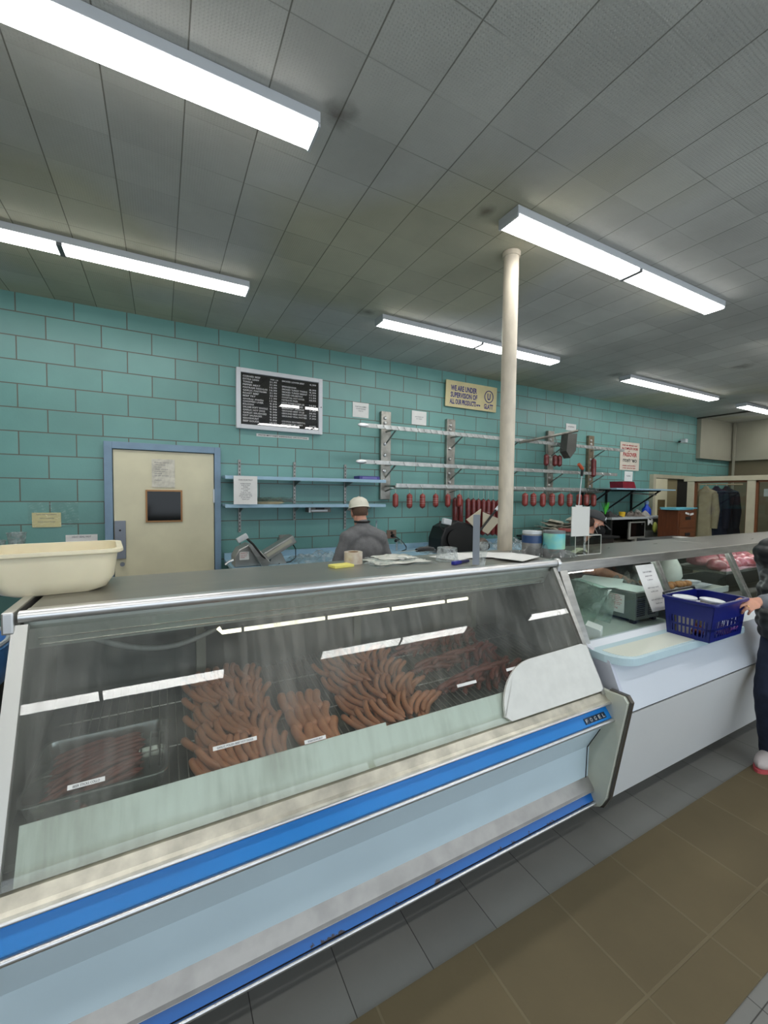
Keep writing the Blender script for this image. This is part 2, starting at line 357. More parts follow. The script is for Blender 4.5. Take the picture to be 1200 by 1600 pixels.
# cold room door
dr = bpy.data.objects.new('door_1', None); C.objects.link(dr); dr.location = (.04, YB, 0); dr['kind'] = 'structure'
blue_fr = mat('blue grey frame paint', S(118, 145, 168), .4, var=.06)
creamdoor = mat('cream door paint', S(214, 208, 178), .5, var=.06, vscale=3, bump=.05, bscale=20)
build('door_frame', MB().box(-.465, -.40, 4.60, 4.68, 0, 2.19, bev=.004).box(.485, .545, 4.60, 4.68, 0, 2.19, bev=.004).box(-.40, .485, 4.60, 4.68, 2.125, 2.19, bev=.004), blue_fr, dr)
build('door_panel', MB().box(-.395, .48, 4.625, 4.675, .02, 2.12, bev=.004), creamdoor, dr)
fr = build('window_frame', MB().box(-.135, -.12, 4.61, 4.63, 1.43, 1.745).box(.17, .185, 4.61, 4.63, 1.43, 1.745).box(-.12, .17, 4.61, 4.63, 1.43, 1.445).box(-.12, .17, 4.61, 4.63, 1.73, 1.745), mat('brass edge', S(150, 110, 70), .4, .5), dr)
build('pane', MB().box(-.12, .17, 4.615, 4.628, 1.445, 1.73), mat('dark window glass', S(16, 16, 15), .1, spec=.25), fr)
build('lock_plate', MB().box(-.39, -.30, 4.60, 4.625, 1.09, 1.45, bev=.004).lathe([(.02, 0), (.02, .02)], 12, T(-.33, 4.60, 1.04) @ RX(PI/2)), mat('grey lock plate', S(132, 138, 148), .4, .4), dr)
build('keyhole', MB().lathe([(.009, 0), (.009, .01)], 10, T(-.345, 4.603, 1.36) @ RX(PI/2)), black, dr)
build('hinge', MB().box(.47, .484, 4.605, 4.625, 1.62, 1.76), white_en, dr)
n_ = thing('notice', 'crumpled letter taped high on the cream door', 'notice', (.02, 4.62, 1.77))
def crumple(w_, h_, amp, seed):
    rnd = random.Random(seed); ph = [rnd.uniform(0, 6) for _ in range(4)]
    return lambda a, b: ((a-.5)*w_, -abs(amp*(math.sin(7*a+ph[0]+3*b)+math.sin(11*b+ph[1]-4*a)))/2-.0015, b*h_)
build('sheet', MB().sheet(None, 10, 12, crumple(.20, .275, .006, 3)), mat('aged paper', S(208, 204, 190), .8, var=.1, vscale=30), n_, local=True)
build('lettering', text_mesh([(s, -.075, .235-i*.021, .010, .12-.03*(i % 3)) for i, s in enumerate(['PLEASE NOTE', 'effective', 'immediately', 'this door', 'must be kept', 'closed', 'at all times', '', 'thank you'])], T(0, -.0165, 0)), inkgrey, n_, local=True)

# ---------------------------------------------------------------- ceiling lights
def emis(name, col, st):
    m, t, p = base(name); t.n.remove(p); e = t.new('ShaderNodeEmission'); e.inputs[0].default_value = col; e.inputs[1].default_value = st
    t.ln(e.outputs[0], t.n['Material Output'].inputs[0]); return m
diff = emis('lit diffuser', (1, .99, .965, 1), LAMP)
L0 = thing('ceiling_light', 'lit white twin strip light on the ceiling', 'light', (0, 0, HC))
build('housing', MB().box(0, 2.44, -.082, .082, -.050, -.001, bev=.006).box(0, .012, -.078, .078, -.066, -.050).box(2.428, 2.44, -.078, .078, -.066, -.050), mat('light housing', S(200, 204, 208), .4), L0, local=True)
build('joint', MB().box(1.203, 1.237, -.0785, .0785, -.070, -.0495, bev=.003), mat('joint grey', S(112, 114, 116), .6), L0, local=True)
for a in (.012, 1.232):
    build('diffuser', MB().prism([(-.076, -.050), (-.074, -.059), (-.064, -.066), (.064, -.066), (.074, -.059), (.076, -.050)], a, a+1.196, 'X'), diff, L0, local=True)
rows = {3.58: ['above the cold room door', 'over the hanging rails', 'over the back wall poster', 'farthest along the back wall'],
        1.905: ['above the left display case', 'beside the top of the support pole', 'over the far end of the counter', None],
        .06: ['in the customer aisle, left end', 'in the customer aisle, middle', 'in the customer aisle, right end', None],
        -1.8: ['behind the aisle, left end', 'behind the aisle, middle', 'behind the aisle, right end', None]}
first = True
for y, names in rows.items():
    for x, nm in zip((-1.80, 1.84, 5.70, 9.42), names):
        if not nm or x > 9.5 or (y != 3.58 and x > 9): continue
        if x > 9: x = 9.1
        lb = 'lit white twin strip light '+nm
        if first: L0.location = (x, y, HC); L0['label'] = lb; L0['group'] = 'strip lights'; first = False
        else: dup(L0, (x, y, HC), label=lb, group='strip lights')

# ---------------------------------------------------------------- support pole
pl = thing('support_pole', 'round cream painted steel pole standing behind the counter up to the ceiling', 'pole', (2.165, 2.2, 0))
build('shaft', MB().lathe([(.052, .0), (.052, HC-.001)], 28), mat('cream pole paint', S(214, 203, 184), .5, var=.12, vscale=5, stretch=(3, 3, 1), col2=None), pl, smooth=True, local=True)
build('collar', MB().lathe([(.06, HC-.035), (.062, HC-.004)], 28), mat('cream pole paint', S(214, 203, 184)), pl, smooth=True, local=True)
#PART2
# ================================================================ LEFT DISPLAY CASE
A0, A1 = -.395, 1.97
lc = thing('display_case', 'long refrigerated glass display case with bright blue band, nearest the camera', 'display case', (.78, 1.7, 0))
ge = (1.600, 1.318); gb = (1.287, .742)          # glass line top / bottom (y,z)
sheet_st = mat('worn steel sheet', S(146, 144, 136), .32, .6, var=.12, vscale=4, stretch=(1, 3, 1))
build('countertop', MB().box(A0+.03, A1+.02, 1.615, 2.10, 1.335, 1.36, bev=.003), sheet_st, lc)
build('front_rail', MB().tube([(A0+.015, 1.602, 1.345), (A1, 1.602, 1.345)], .0185, 32).box(A0+.03, A1-.02, 1.602, 1.64, 1.335, 1.3615), chrome, lc, smooth=True)
build('rail_end_cap', MB().box(A0-.022, A0+.008, 1.575, 2.1, 1.30, 1.366, bev=.006), chrome, lc)
build('rail_end_cap', MB().lathe([(.024, 0), (.027, .004), (.027, .02), (.02, .026)], 18, T(A1-.004, 1.602, 1.345) @ RY(PI/2)).box(A1-.002, A1+.02, 1.585, 1.64, 1.30, 1.362), chrome, lc, smooth=True)
def gl(off0, off1, t0=0, t1=1):
    """outline of a strip lying along the slanted front, off = distance outwards, t = 0 top 1 bottom"""
    d = Vector((gb[0]-ge[0], gb[1]-ge[1])); n = Vector((d.y, -d.x)).normalized()
    a = Vector(ge)+d*t0; b = Vector(ge)+d*t1
    return [tuple(a+n*off0), tuple(b+n*off0), tuple(b+n*off1), tuple(a+n*off1)]
build('glass_frame', MB().prism(gl(-.012, .012, .0, 1.0), A0, A0+.038), mat('pale steel strip', S(205, 205, 200), .45, .6), lc)
build('glass_frame', MB().prism(gl(-.012, .010, .0, 1.02), A1-.035, A1-.012).prism(gl(-.012, .004, .0, 1.02), A1-.012, A1), steel, lc)
build('side_panel', MB().prism([(1.62, 1.33), (1.315, .77), (1.40, .70), (1.40, .3), (2.08, .3), (2.08, 1.33)], A0+.002, A0+.014), mat('inner side panel', S(120, 122, 116), .5, .2), lc)
build('side_panel', MB().prism([(1.62, 1.33), (1.315, .77), (1.40, .70), (1.40, .3), (2.08, .3), (2.08, 1.33)], A1-.012, A1-.001), mat('inner side panel'  , S(120, 122, 116)), lc)
caseglass = glass_mat('misted case glass', (.93, .95, .94, 1), fog=.42, fogcol=(.56, .56, .52, 1), fscale=1.7, refl=1.5, streak=(38, 6, 3))
build('front_glass', MB().prism(gl(-.003, .003, .02, .995), A0+.039, A1-.036), caseglass, lc)
guardm = mat('frosted guard strip', S(226, 234, 224), .35)          # dirt settled along its lower edge
q_ = NT(guardm); g_ = q_.new('ShaderNodeNewGeometry'); s_ = q_.new('ShaderNodeSeparateXYZ'); q_.ln(g_.outputs['Position'], s_.inputs[0])
n1 = q_.new('ShaderNodeTexNoise', i_Scale=5., i_Detail=6.); q_.ln(g_.outputs['Position'], n1.inputs[0])
a_ = q_.new('ShaderNodeMath', operation='MULTIPLY_ADD'); q_.ln(n1.outputs[0], a_.inputs[0]); a_.inputs[1].default_value = -.03; q_.ln(s_.outputs[2], a_.inputs[2])
m1 = q_.new('ShaderNodeMapRange'); m1.inputs[1].default_value = .728; m1.inputs[2].default_value = .765; m1.inputs[3].default_value = .75; m1.inputs[4].default_value = 0.; q_.ln(a_.outputs[0], m1.inputs[0])
x_ = q_.new('ShaderNodeMix', data_type='RGBA'); q_.ln(m1.outputs[0], x_.inputs[0]); x_.inputs[6].default_value = S(226, 234, 224); x_.inputs[7].default_value = S(164, 160, 128); q_.ln(x_.outputs[2], q_.n['Principled BSDF'].inputs['Base Color'])
build('glass_guard', MB().prism(gl(-.012, -.006, .795, .995), A0+.062, .745).prism(gl(-.014, -.006, .815, .995), .745, A1-.04), guardm, lc)
build('sill', MB().prism([(1.32, .738), (1.285, .738), (1.262, .716), (1.250, .712), (1.244, .704), (1.250, .694), (1.268, .692), (1.32, .70)], A0, A1-.012), mat('worn steel sill', S(190, 186, 172), .36, .6, var=.2, vscale=14), lc)
build('upper_band', MB().prism([(1.266, .695), (1.272, .672), (1.236, .630), (1.30, .630), (1.30, .695)], A0, A1-.012), blue, lc)
build('chrome_trim', MB().tube([(A0, 1.228, .624), (A1-.006, 1.228, .624)], .0095, 12).tube([(A0, 1.2445, .701), (A1-.006, 1.2445, .701)], .0055, 10), chrome, lc, smooth=True)
build('front_panel', MB().prism([(1.240, .612), (1.290, .555), (1.352, .425), (1.356, .255), (1.45, .255), (1.45, .612)], A0, A1-.012), ltblue, lc)
build('panel_joint', MB().tube([(A1-.03, 1.283, .552), (A1-.03, 1.350, .423), (A1-.03, 1.354, .258)], .0022, 6), dark, lc)
build('step_ledge', MB().prism([(1.362, .268), (1.320, .218), (1.316, .206), (1.322, .198), (1.40, .198), (1.40, .268)], A0, A1-.012), mat('worn ledge steel', S(165, 163, 160), .4, .7, var=.1, vscale=12), lc)
kick = mat('scuffed blue kick band', S(0, 96, 176), .4)
m_, t_ = kick, NT(kick); p_ = t_.n['Principled BSDF']          # chipped lower edge
g_ = t_.new('ShaderNodeNewGeometry'); s_ = t_.new('ShaderNodeSeparateXYZ'); t_.ln(g_.outputs['Position'], s_.inputs[0])
n1 = t_.new('ShaderNodeTexNoise', i_Scale=9., i_Detail=8., i_Roughness=.7); t_.ln(g_.outputs['Position'], n1.inputs[0])
ma = t_.new('ShaderNodeMath', operation='MULTIPLY_ADD'); t_.ln(s_.outputs[2], ma.inputs[0]); ma.inputs[1].default_value = -6.; t_.ln(n1.outputs[0], ma.inputs[2])
mr_ = t_.new('ShaderNodeMapRange'); mr_.inputs[1].default_value = -.36; mr_.inputs[2].default_value = -.345; t_.ln(ma.outputs[0], mr_.inputs[0])
mx_ = t_.new('ShaderNodeMix', data_type='RGBA'); t_.ln(mr_.outputs[0], mx_.inputs[0]); mx_.inputs[6].default_value = S(0, 96, 176); mx_.inputs[7].default_value = S(44, 34, 44); t_.ln(mx_.outputs[2], p_.inputs['Base Color'])
build('kick_band', MB().prism([(1.328, .200), (1.340, .188), (1.318, .152), (1.40, .152), (1.40, .200)], A0, A1-.012), kick, lc)
build('bottom_trim', MB().tube([(A0, 1.308, .146), (A1-.006, 1.308, .146)], .008, 10).tube([(A0, 1.322, .203), (A1-.006, 1.322, .203)], .005, 8), chrome, lc, smooth=True)
build('base', MB().box(A0+.04, A1-.04, 1.42, 2.05, .001, .15).box(A0, A1-.012, 1.40, 2.08, .15, .30), dark, lc)
endo = [(1.263, .753), (1.175, .758), (1.156, .734), (1.248, .202), (1.277, .142), (1.309, .122), (2.08, .122), (2.08, .75)]
build('end_panel', MB().prism([(y+.006, z) for y, z in endo], A1-.012, A1+.010), mat('end panel cream', S(196, 200, 186), .42, var=.04), lc)
ed = [(1.262, .760), (1.172, .764), (1.150, .736), (1.242, .200), (1.272, .138), (1.309, .116), (1.309, .124), (1.277, .146), (1.250, .206), (1.160, .738), (1.176, .755), (1.262, .752)]
build('edge_trim', MB().prism(ed, A1+.004, A1+.026), mat('dull dark trim', S(108, 104, 98), .35, .8), lc)
# interior
inn = mat('inner grey lining', S(92, 94, 90), .45, .3, var=.15, vscale=4)
build('canopy', MB().prism([(1.625, 1.335), (1.625, 1.31), (1.665, 1.225), (1.70, 1.222), (1.70, 1.335)], A0+.02, A1-.02), mat('canopy face', S(176, 182, 172), .45, .1, var=.1, vscale=5), lc)
build('canopy_trim', MB().tube([(A0+.05, 1.645, 1.262), (A1-.05, 1.645, 1.262)], .003, 6).tube([(A0+.05, 1.657, 1.238), (A1-.05, 1.657, 1.238)], .0025, 6), mat('bright line trim', S(220, 220, 205), .2, .8), lc)
build('back_wall', MB().box(A0+.02, A1-.02, 2.045, 2.06, .70, 1.335), inn, lc)
build('sliding_door', MB().box(.15, .95, 2.02, 2.04, .84, 1.25, bev=.003), mat('smoked door glass', S(58, 62, 58), .12, spec=.7), lc)
build('door_frame', MB().box(.13, .17, 2.0, 2.04, .82, 1.27).box(.9, .94, 2.0, 2.04, .82, 1.27).box(1.70, 1.74, 2.0, 2.04, .82, 1.27).box(.13, 1.74, 2.0, 2.04, 1.25, 1.28).box(.13, 1.74, 2.0, 2.04, .82, .84), mat('inner frame grey', S(125, 124, 112), .5, .2), lc)
build('deck', MB().prism([(1.335, .777), (2.045, .885), (2.045, .868), (1.335, .760)], A0+.02, A1-.02), mat('deck steel', S(100, 106, 104), .35, .7, var=.2, vscale=12), lc)
tub = build('case_lamp', MB().tube([(.20, 1.80, 1.17), (.215, 1.80, 1.150), (1.50, 1.80, 1.150)], .0085, 10), emis('warm case tube', (1, .94, .72, 1), 2.6), lc, smooth=True)
build('lamp_clip', MB().box(.29, .30, 1.788, 1.812, 1.138, 1.165).box(.66, .67, 1.788, 1.812, 1.138, 1.165).box(1.0, 1.01, 1.788, 1.812, 1.138, 1.165).box(1.34, 1.35, 1.788, 1.812, 1.138, 1.165).box(.15, 1.6, 1.82, 1.835, 1.165, 1.18), dark, tub)
hz = [(-.30+.62*i/14, 1.93, 1.19-.11*math.sin(PI*i/14)) for i in range(15)]
build('drain_hose', MB().tube(hz, .011, 10), mat('grey hose', S(165, 167, 162), .5), lc, smooth=True)
rk = MB()
for x in [A0+.10+.028*i for i in range(int(2.2/.028))]: rk.tube([(x, 1.335, .795), (x, 2.02, .900)], .0022, 5)
for y, z in ((1.36, .797), (1.6, .834), (1.85, .872)): rk.tube([(A0+.06, y, z), (A1-.06, y, z)], .003, 5)
build('wire_rack', rk, steel2, lc)
# name plate on the blue band: a letter in each little square
d_ = Vector((0, 1.236-1.272, .630-.672)).normalized()
MP = Matrix(((1, 0, 0, 1.765), (0, -.651, -.759, 1.2545), (0, .759, -.651, .645), (0, 0, 0, 1)))   # plate frame: x along the case, y(local z) up the slope
Mup = Matrix(((1, 0, 0, 1.765), (0, .66, .651*1, 1.2505), (0, -.75, .759, .6475), (0, 0, 0, 1)))
pb = MB()
for i in range(5): pb.box(.006+i*.031, .035+i*.031, -.003, .001, -.013, .013, Mup)
plate = build('name_plate', pb, mat('brand plate black', S(40, 58, 78), .3, .5), lc)
build('lettering', text_mesh([(c, .0125+i*.031, -.008, .016, .015) for i, c in enumerate('FOGEL')], Mup @ T(0, -.0042, 0), bold=0), mat('plate letters', S(200, 205, 205), .4), plate)
# price strips stuck on the glass
dg_ = Vector((0, gb[0]-ge[0], gb[1]-ge[1])).normalized(); ng_ = Vector((0, -.8713, .4908))
def onglass(x, t, off=.0035, ang=0):
    o_ = Vector((x, ge[0]+(gb[0]-ge[0])*t, ge[1]+(gb[1]-ge[1])*t))+ng_*off
    up = -dg_; X_ = Vector((1, 0, 0)); Yb = -ng_
    M_ = Matrix(((X_.x, Yb.x, up.x, o_.x), (X_.y, Yb.y, up.y, o_.y), (X_.z, Yb.z, up.z, o_.z), (0, 0, 0, 1)))
    return M_ @ RY(ang)
for (x, t, wd, s, where) in ((-.235, .706, .086, 'BEER STICKS COLLO', 'over the dark thin sausages at the left end'), (.135, .702, .135, 'GARLIC POLISH BEEF HOT DOGS', 'over the largest heap of sausages'), (.425, .782, .077, 'KNACKWURST', 'over the small upright bunch of sausages'),
                             (1.10, .706, .105, '', 'over the fourth heap of sausages'), (1.388, .686, .105, '', 'nearest the white cutting board')):
    M_ = onglass(x, t)
    o = thing('price_strip', 'white label strip on the case glass '+where, 'label', group='label strips on the glass'); o.location = M_.translation
    build('strip', MB().box(0, wd, -.001, 0, -.006, .006, M_), paper, o)
    if s: build('lettering', text_mesh([(s, .012, -.0032, .0062, wd-.024)], M_ @ T(0, -.0013, 0)), ink, o)
# white round-ended board leaning on the glass
pts = []
bw, bh = .655, .235
for i in range(15):
    a = PI-PI/2*i/14; pts.append((.26+.26*math.cos(a), -.05+bh*.98*math.sin(a)+.0))
pts = [(.0, -.02), ] + pts[1:] + [(.45, bh-.05), (.62, bh-.045), (.655, bh-.06), (.658, -.0), (.652, -.035), (.63, -.045), (.03, -.045)]
mb = MB().prism([(x, z+.045) for x, z in pts], -.012, 0, 'Y', T(0, 0, 0))
M_ = onglass(1.292, .993, .006)
bmesh.ops.transform(mb.b, matrix=M_, verts=mb.b.verts)
tag(build('cutting_board', mb, mat('white board', S(214, 215, 210), .5, var=.04, vscale=18, bump=.05, bscale=50), bevel=.003), 'white rounded plastic board leaning on the right end of the case glass', 'cutting board')

# ---------------------------------------------------------------- sausages inside the case
def curve_saus(L, r_, bend, n=9):
    mb = MB(); P = []; R_ = []
    for i in range(n+4):
        t = i/(n+3); x = (t-.5)*L; P.append((x, bend*(1-(2*t-1)**2), .0)); e = min(t, 1-t)*L
        R_.append(r_*math.sqrt(max(.02, 1-(1-min(1, e/r_))**2)) if e < r_ else r_*(1+.03*math.sin(t*9)))
    mb.tube(P, R_, 10); return mb
sm1 = mat('sausage skin', S(194, 134, 100), .32, col2=S(166, 108, 80), vscale=14, sss=.1)
sm2 = mat('dark sausage skin', S(130, 66, 52), .3, col2=S(104, 48, 40), vscale=14, sss=.05)
sm3 = mat('pale sausage skin', S(204, 142, 106), .32, col2=S(182, 120, 90), vscale=14, sss=.1)
protos = {}
def saus(kind, loc, rot, label, group):
    L, r_, bend, m, nm = kind
    if kind not in protos:
        o = build(nm, curve_saus(L, r_, bend), m, smooth=True, local=True); protos[kind] = o
    else: o = protos[kind].copy(); C.objects.link(o)
    o.location = loc; o.rotation_euler = rot; return tag(o, label, 'sausage', group)
def deckz(y): return .772+(y-1.30)*.1517
def heap(kind, x0, x1, y0, y1, nx, layers, ang, fan, label, group, crown=.08):
    L, r_ = kind[0], kind[1]
    for k in range(layers):
        sh = k/(layers+1)*.5*(x1-x0)*.55
        rowsn = max(1, round((y1-y0)/(L*.8)))
        for j in range(rowsn):
            yc = y0+(j+.5)*(y1-y0)/rowsn
            n = max(2, int(nx*(1-.22*k)))
            for i in range(n):
                t = (i+.5)/n; x = x0+sh+(x1-x0-2*sh)*t+random.uniform(-.004, .004)
                z = deckz(yc)+.010+r_+k*r_*1.75+random.uniform(0, .004)+crown*math.sin(PI*t)*.25*(k > 0)
                a = ang+fan*(t-.5)+random.uniform(-.3, .3)
                saus(kind, (x, yc+random.uniform(-.012, .012), z), (random.uniform(-.2, .2), -.15+random.uniform(-.06, .06), a), label, group)
K1 = (.17, .0075, .012, sm2, 'thin_sausage'); K2 = (.155, .0125, .016, sm1, 'frankfurter'); K3 = (.14, .019, .014, sm3, 'knackwurst'); K4 = (.16, .0115, .02, sm1, 'frankfurter'); K5 = (.20, .0125, .03, sm2, 'ring_sausage')
# steel tray with the thin sausages
tr = MB()
def rr(cx, cy_, z, a, b, c=.03, n=5):
    o = []
    for qx, qy, s0 in ((1, 1, 0), (-1, 1, PI/2), (-1, -1, PI), (1, -1, 3*PI/2)):
        for i in range(n+1):
            t = s0+PI/2*i/n; o.append((cx+qx*(a-c)+c*math.cos(t), cy_+qy*(b-c)+c*math.sin(t), z))
    return o
tr.loft([rr(-.17, 1.545, .825, .16, .15), rr(-.17, 1.545, .888, .172, .162), rr(-.17, 1.545, .888, .180, .170), rr(-.17, 1.545, .884, .180, .170), rr(-.17, 1.545, .884, .175, .165), rr(-.17, 1.545, .823, .163, .153)], cap0=True, cap1=True)
tag(build('steel_tray', tr, mat('tray steel', S(190, 195, 190), .22, .9), smooth=True), 'oblong steel tray of thin dark sausages at the left end of the case', 'tray')
random.seed(3)
for k in range(3):
    for j in range(2):
        for i in range(9):
            saus(K1, (-.255+.08*j+random.uniform(-.01, .01)+.03, 1.43+.026*i+random.uniform(-.006, .006), .838+k*.014+.004*i*.2+random.uniform(0, .004)), (0, random.uniform(-.08, .05), .45+random.uniform(-.3, .3)), 'thin dark sausage in the steel tray at the left of the case', 'thin sausages in the tray')
heap(K2, .10, .40, 1.38, 1.96, 14, 2, PI/2+.15, -.7, 'orange brown sausage in the largest heap, left of centre in the case', 'sausages in the largest heap')
heap(K3, .435, .60, 1.40, 1.70, 5, 1, PI/2+.05, -.25, 'thick pale sausage in the small upright bunch in the middle of the case', 'thick sausages in the small bunch', crown=.0)
heap(K4, .66, 1.06, 1.38, 1.93, 14, 2, PI/2-.25, -1.3, 'slim orange sausage in the heap under the frosted glass patch', 'slim sausages right of centre')
heap(K5, 1.12, 1.66, 1.42, 1.95, 13, 2, .35, 1.2, 'dark curved sausage in the heap beside the white cutting board', 'curved sausages at the right end')

# ================================================================ RIGHT SERVICE COUNTER
B0, B1 = 2.004, 7.6
rc = thing('service_counter', 'long white glass fronted service counter with a steel top, right of the blue banded case', 'counter', (4, 1.8, 0))
ctst = mat('counter top steel', S(128, 126, 120), .3, .75, var=.2, vscale=5, stretch=(1, 4, 4))
build('countertop', MB().box(B0, 3.98, 1.605, 2.12, 1.315, 1.345, bev=.004).box(3.984, B1, 1.605, 2.12, 1.315, 1.345, bev=.004), ctst, rc)
build('countertop_lip', MB().box(B0, B1, 1.600, 1.618, 1.287, 1.345, bev=.004), mat('bright brushed lip', S(205, 203, 196), .3, .85, var=.12, vscale=5, stretch=(1, 8, 8)), rc)
g2t, g2b = (1.612, 1.29), (1.455, .925)
def g2(a, b_, t0=0, t1=1, S0=g2t, S1=g2b):
    d = Vector((S1[0]-S0[0], S1[1]-S0[1])); n = Vector((d.y, -d.x)).normalized(); p = Vector(S0)+d*t0; q = Vector(S0)+d*t1
    return [tuple(p+n*a), tuple(q+n*a), tuple(q+n*b_), tuple(p+n*b_)]
build('end_strip', MB().prism(g2(-.01, .014, -.02, 1.05), B0, B0+.062), steel, rc)
for x in (2.955, 3.975, 5.0, 6.0):
    build('glass_divider', MB().prism(g2(-.02, .012, 0, 1.0), x, x+.018).prism(g2(-.02, .006, 0, 1.0), x+.018, x+.034).prism(g2(-.02, .012, 0, 1.0), x+.034, x+.05), steel, rc)
for a, b_ in ((B0+.062, 2.955), (3.005, 3.975), (4.025, 5.0), (5.05, 6.0), (6.05, 7.58)):
    build('glass_pane', MB().prism(g2(-.003, .003, 0, 1.0), a, b_), clear, rc)
build('deck', MB().box(B0+.02, 3.0, 1.46, 2.08, .885, .90), mat('deck white', S(196, 206, 196), .25, var=.03), rc)
build('deck', MB().box(3.0, B1-.02, 1.46, 2.08, .78, .80), mat('deck grey', S(120, 120, 112), .4, .4), rc)
build('display_shelf', MB().box(3.02, 3.97, 1.60, 2.05, 1.00, 1.02, bev=.003).box(3.02, 3.97, 1.585, 1.60, .985, 1.03, bev=.003), mat('shelf enamel', S(200, 204, 198), .35), rc)
build('display_shelf', MB().box(4.05, 6.98, 1.64, 2.05, 1.10, 1.12, bev=.003), steel2, rc)
build('back_panel', MB().box(3.02, B1-.02, 2.08, 2.10, .3, 1.00).box(B0+.01, 3.02, 2.08, 2.10, .3, .90), mat('counter back', S(70, 72, 70), .5, .3), rc)
build('inner_divider', MB().box(2.985, 3.0, 1.62, 2.06, .9, 1.31), glass_mat('divider glass', (.85, .88, .86, 1)), rc)
build('inner_divider', MB().box(3.99, 4.005, 1.62, 2.06, .9, 1.31), MATS['divider glass'], rc)
wp = mat('white laminate front', S(206, 212, 220), .3, var=.02, vscale=2)
build('upper_panel', MB().prism([(1.470, .925), (1.455, .925), (1.30, .885), (1.195, .655), (1.24, .648), (1.50, .80)], B0+.03, B1), wp, rc)
build('lower_panel', MB().prism([(1.197, .643), (1.318, .115), (1.36, .115), (1.26, .643)], B0+.03, B1), mat('white lower front', S(212, 214, 214), .32, var=.02, vscale=2), rc)
build('panel_seam', MB().prism([(1.20, .655), (1.204, .643), (1.26, .643), (1.26, .655)], B0+.03, B1), black, rc)
build('end_strip', MB().prism([(1.452, .93), (1.292, .885), (1.190, .655), (1.20, .62), (1.26, .62), (1.50, .90)], B0+.006, B0+.03), mat('pale trim', S(196, 200, 212), .35, .2), rc)
build('base', MB().box(B0+.05, B1-.05, 1.42, 2.05, .001, .12).box(B0+.03, B1, 1.36, 2.08, .115, .30), dark, rc)
cl_ = build('counter_fill_lamp', MB().tube([(2.10, 1.72, 1.292), (2.97, 1.72, 1.292)], .009, 8).tube([(3.03, 1.72, 1.292), (3.96, 1.72, 1.292)], .009, 8).tube([(4.06, 1.72, 1.292), (7.4, 1.72, 1.292)], .009, 8), emis('counter fill tube', (.95, 1, .95, 1), 12), rc, smooth=True)  # lamp tubes added to brighten the counter interior
build('fill_lamp_holder', MB().box(2.06, 7.45, 1.70, 1.74, 1.302, 1.314), white_en, rc)
# bagging shelf with a rounded front corner
so = []
for i in range(13):
    a = PI+PI/2*i/12; so.append((2.006+.13+.13*math.cos(a), 1.205+.13+.13*math.sin(a)))
so = so + [(3.25, 1.205), (3.25, 1.468), (2.006, 1.468)]
sh = thing('bagging_shelf', 'pale blue shelf with a rounded corner fixed along the front of the white counter', 'shelf', (2.9, 1.3, .86))
build('slab', MB().prism(so, .872, .912, 'Z'), mat('pale aqua laminate', S(190, 214, 222), .25, var=.02), sh, bevel=.002)
si = []
for i in range(9):
    a = PI+PI/2*i/8; si.append((2.05+.10+.10*math.cos(a), 1.225+.10+.10*math.sin(a)))
build('inset', MB().prism(si+[(3.22, 1.225), (3.22, 1.36), (2.05, 1.36)], .9122, .9142, 'Z'), mat('pale shelf inset', S(222, 226, 214), .12), sh)  # pale colour of the inset stands in for a reflection on the shelf
#PART3
# ================================================================ BACK WALL ITEMS
YW = 4.68
# letter board
lb = thing('letter_board', 'black letter price board in a white frame hung high right of the door', 'menu board', (1.18, YW, 2.41))
bx0, bx1, bz0, bz1 = .705, 1.655, 2.41, 3.045
build('backing', MB().box(bx0+.02, bx1-.02, 4.645, 4.66, bz0+.02, bz1-.02), mat('black felt', S(20, 20, 22), .9, bump=.2, bscale=200), lb)
build('frame', MB().box(bx0, bx0+.045, 4.615, 4.675, bz0, bz1, bev=.004).box(bx1-.045, bx1, 4.615, 4.675, bz0, bz1, bev=.004).box(bx0+.045, bx1-.045, 4.615, 4.675, bz0, bz0+.045, bev=.004).box(bx0+.045, bx1-.045, 4.615, 4.675, bz1-.045, bz1, bev=.004), mat('white frame paint', S(214, 216, 220), .4), lb)
build('lock', MB().lathe([(.006, 0), (.006, .006)], 8, T(bx1-.02, 4.613, 2.72) @ RX(PI/2)), dark, lb)
build('glass_cover', MB().box(bx0+.046, bx1-.046, 4.628, 4.631, bz0+.046, bz1-.046, Matrix.Translation((0, 4.63, 2.73)) @ RX(math.radians(-.9)) @ Matrix.Translation((0, -4.63, -2.73))), glass_mat('board glass', (.97, .97, .97, 1), refl=1.6), lb)
L1 = [('CORNED BEEF', ''), ('EXTRA LEAN', '21.99'), ('TONGUE', '31.99'), ('PEPPER MEAT', '15.99'), ('PASTRAMI REGULAR', '16.99'), ('GARLIC PASTRAMI', '21.99'), ('ROAST BEEF', '22.99'), ('BEEF FRY', '11.99'), ('smokey snacks', '17.96'), ('CHOPPED LIVER', '9.59'),
      ('BOLOGNA', '9.99'), ('SALAMI SOFT WHOLE', '9.99'), ('GARLIC HOT DOG', '9.99'), ('GARLIC SAUSAGES', '9.99'), ('HOT SAUSAGES', '9.99'), ('KNOCKWURST', '9.99'), ('BEEF GOUDE', '10.99')]
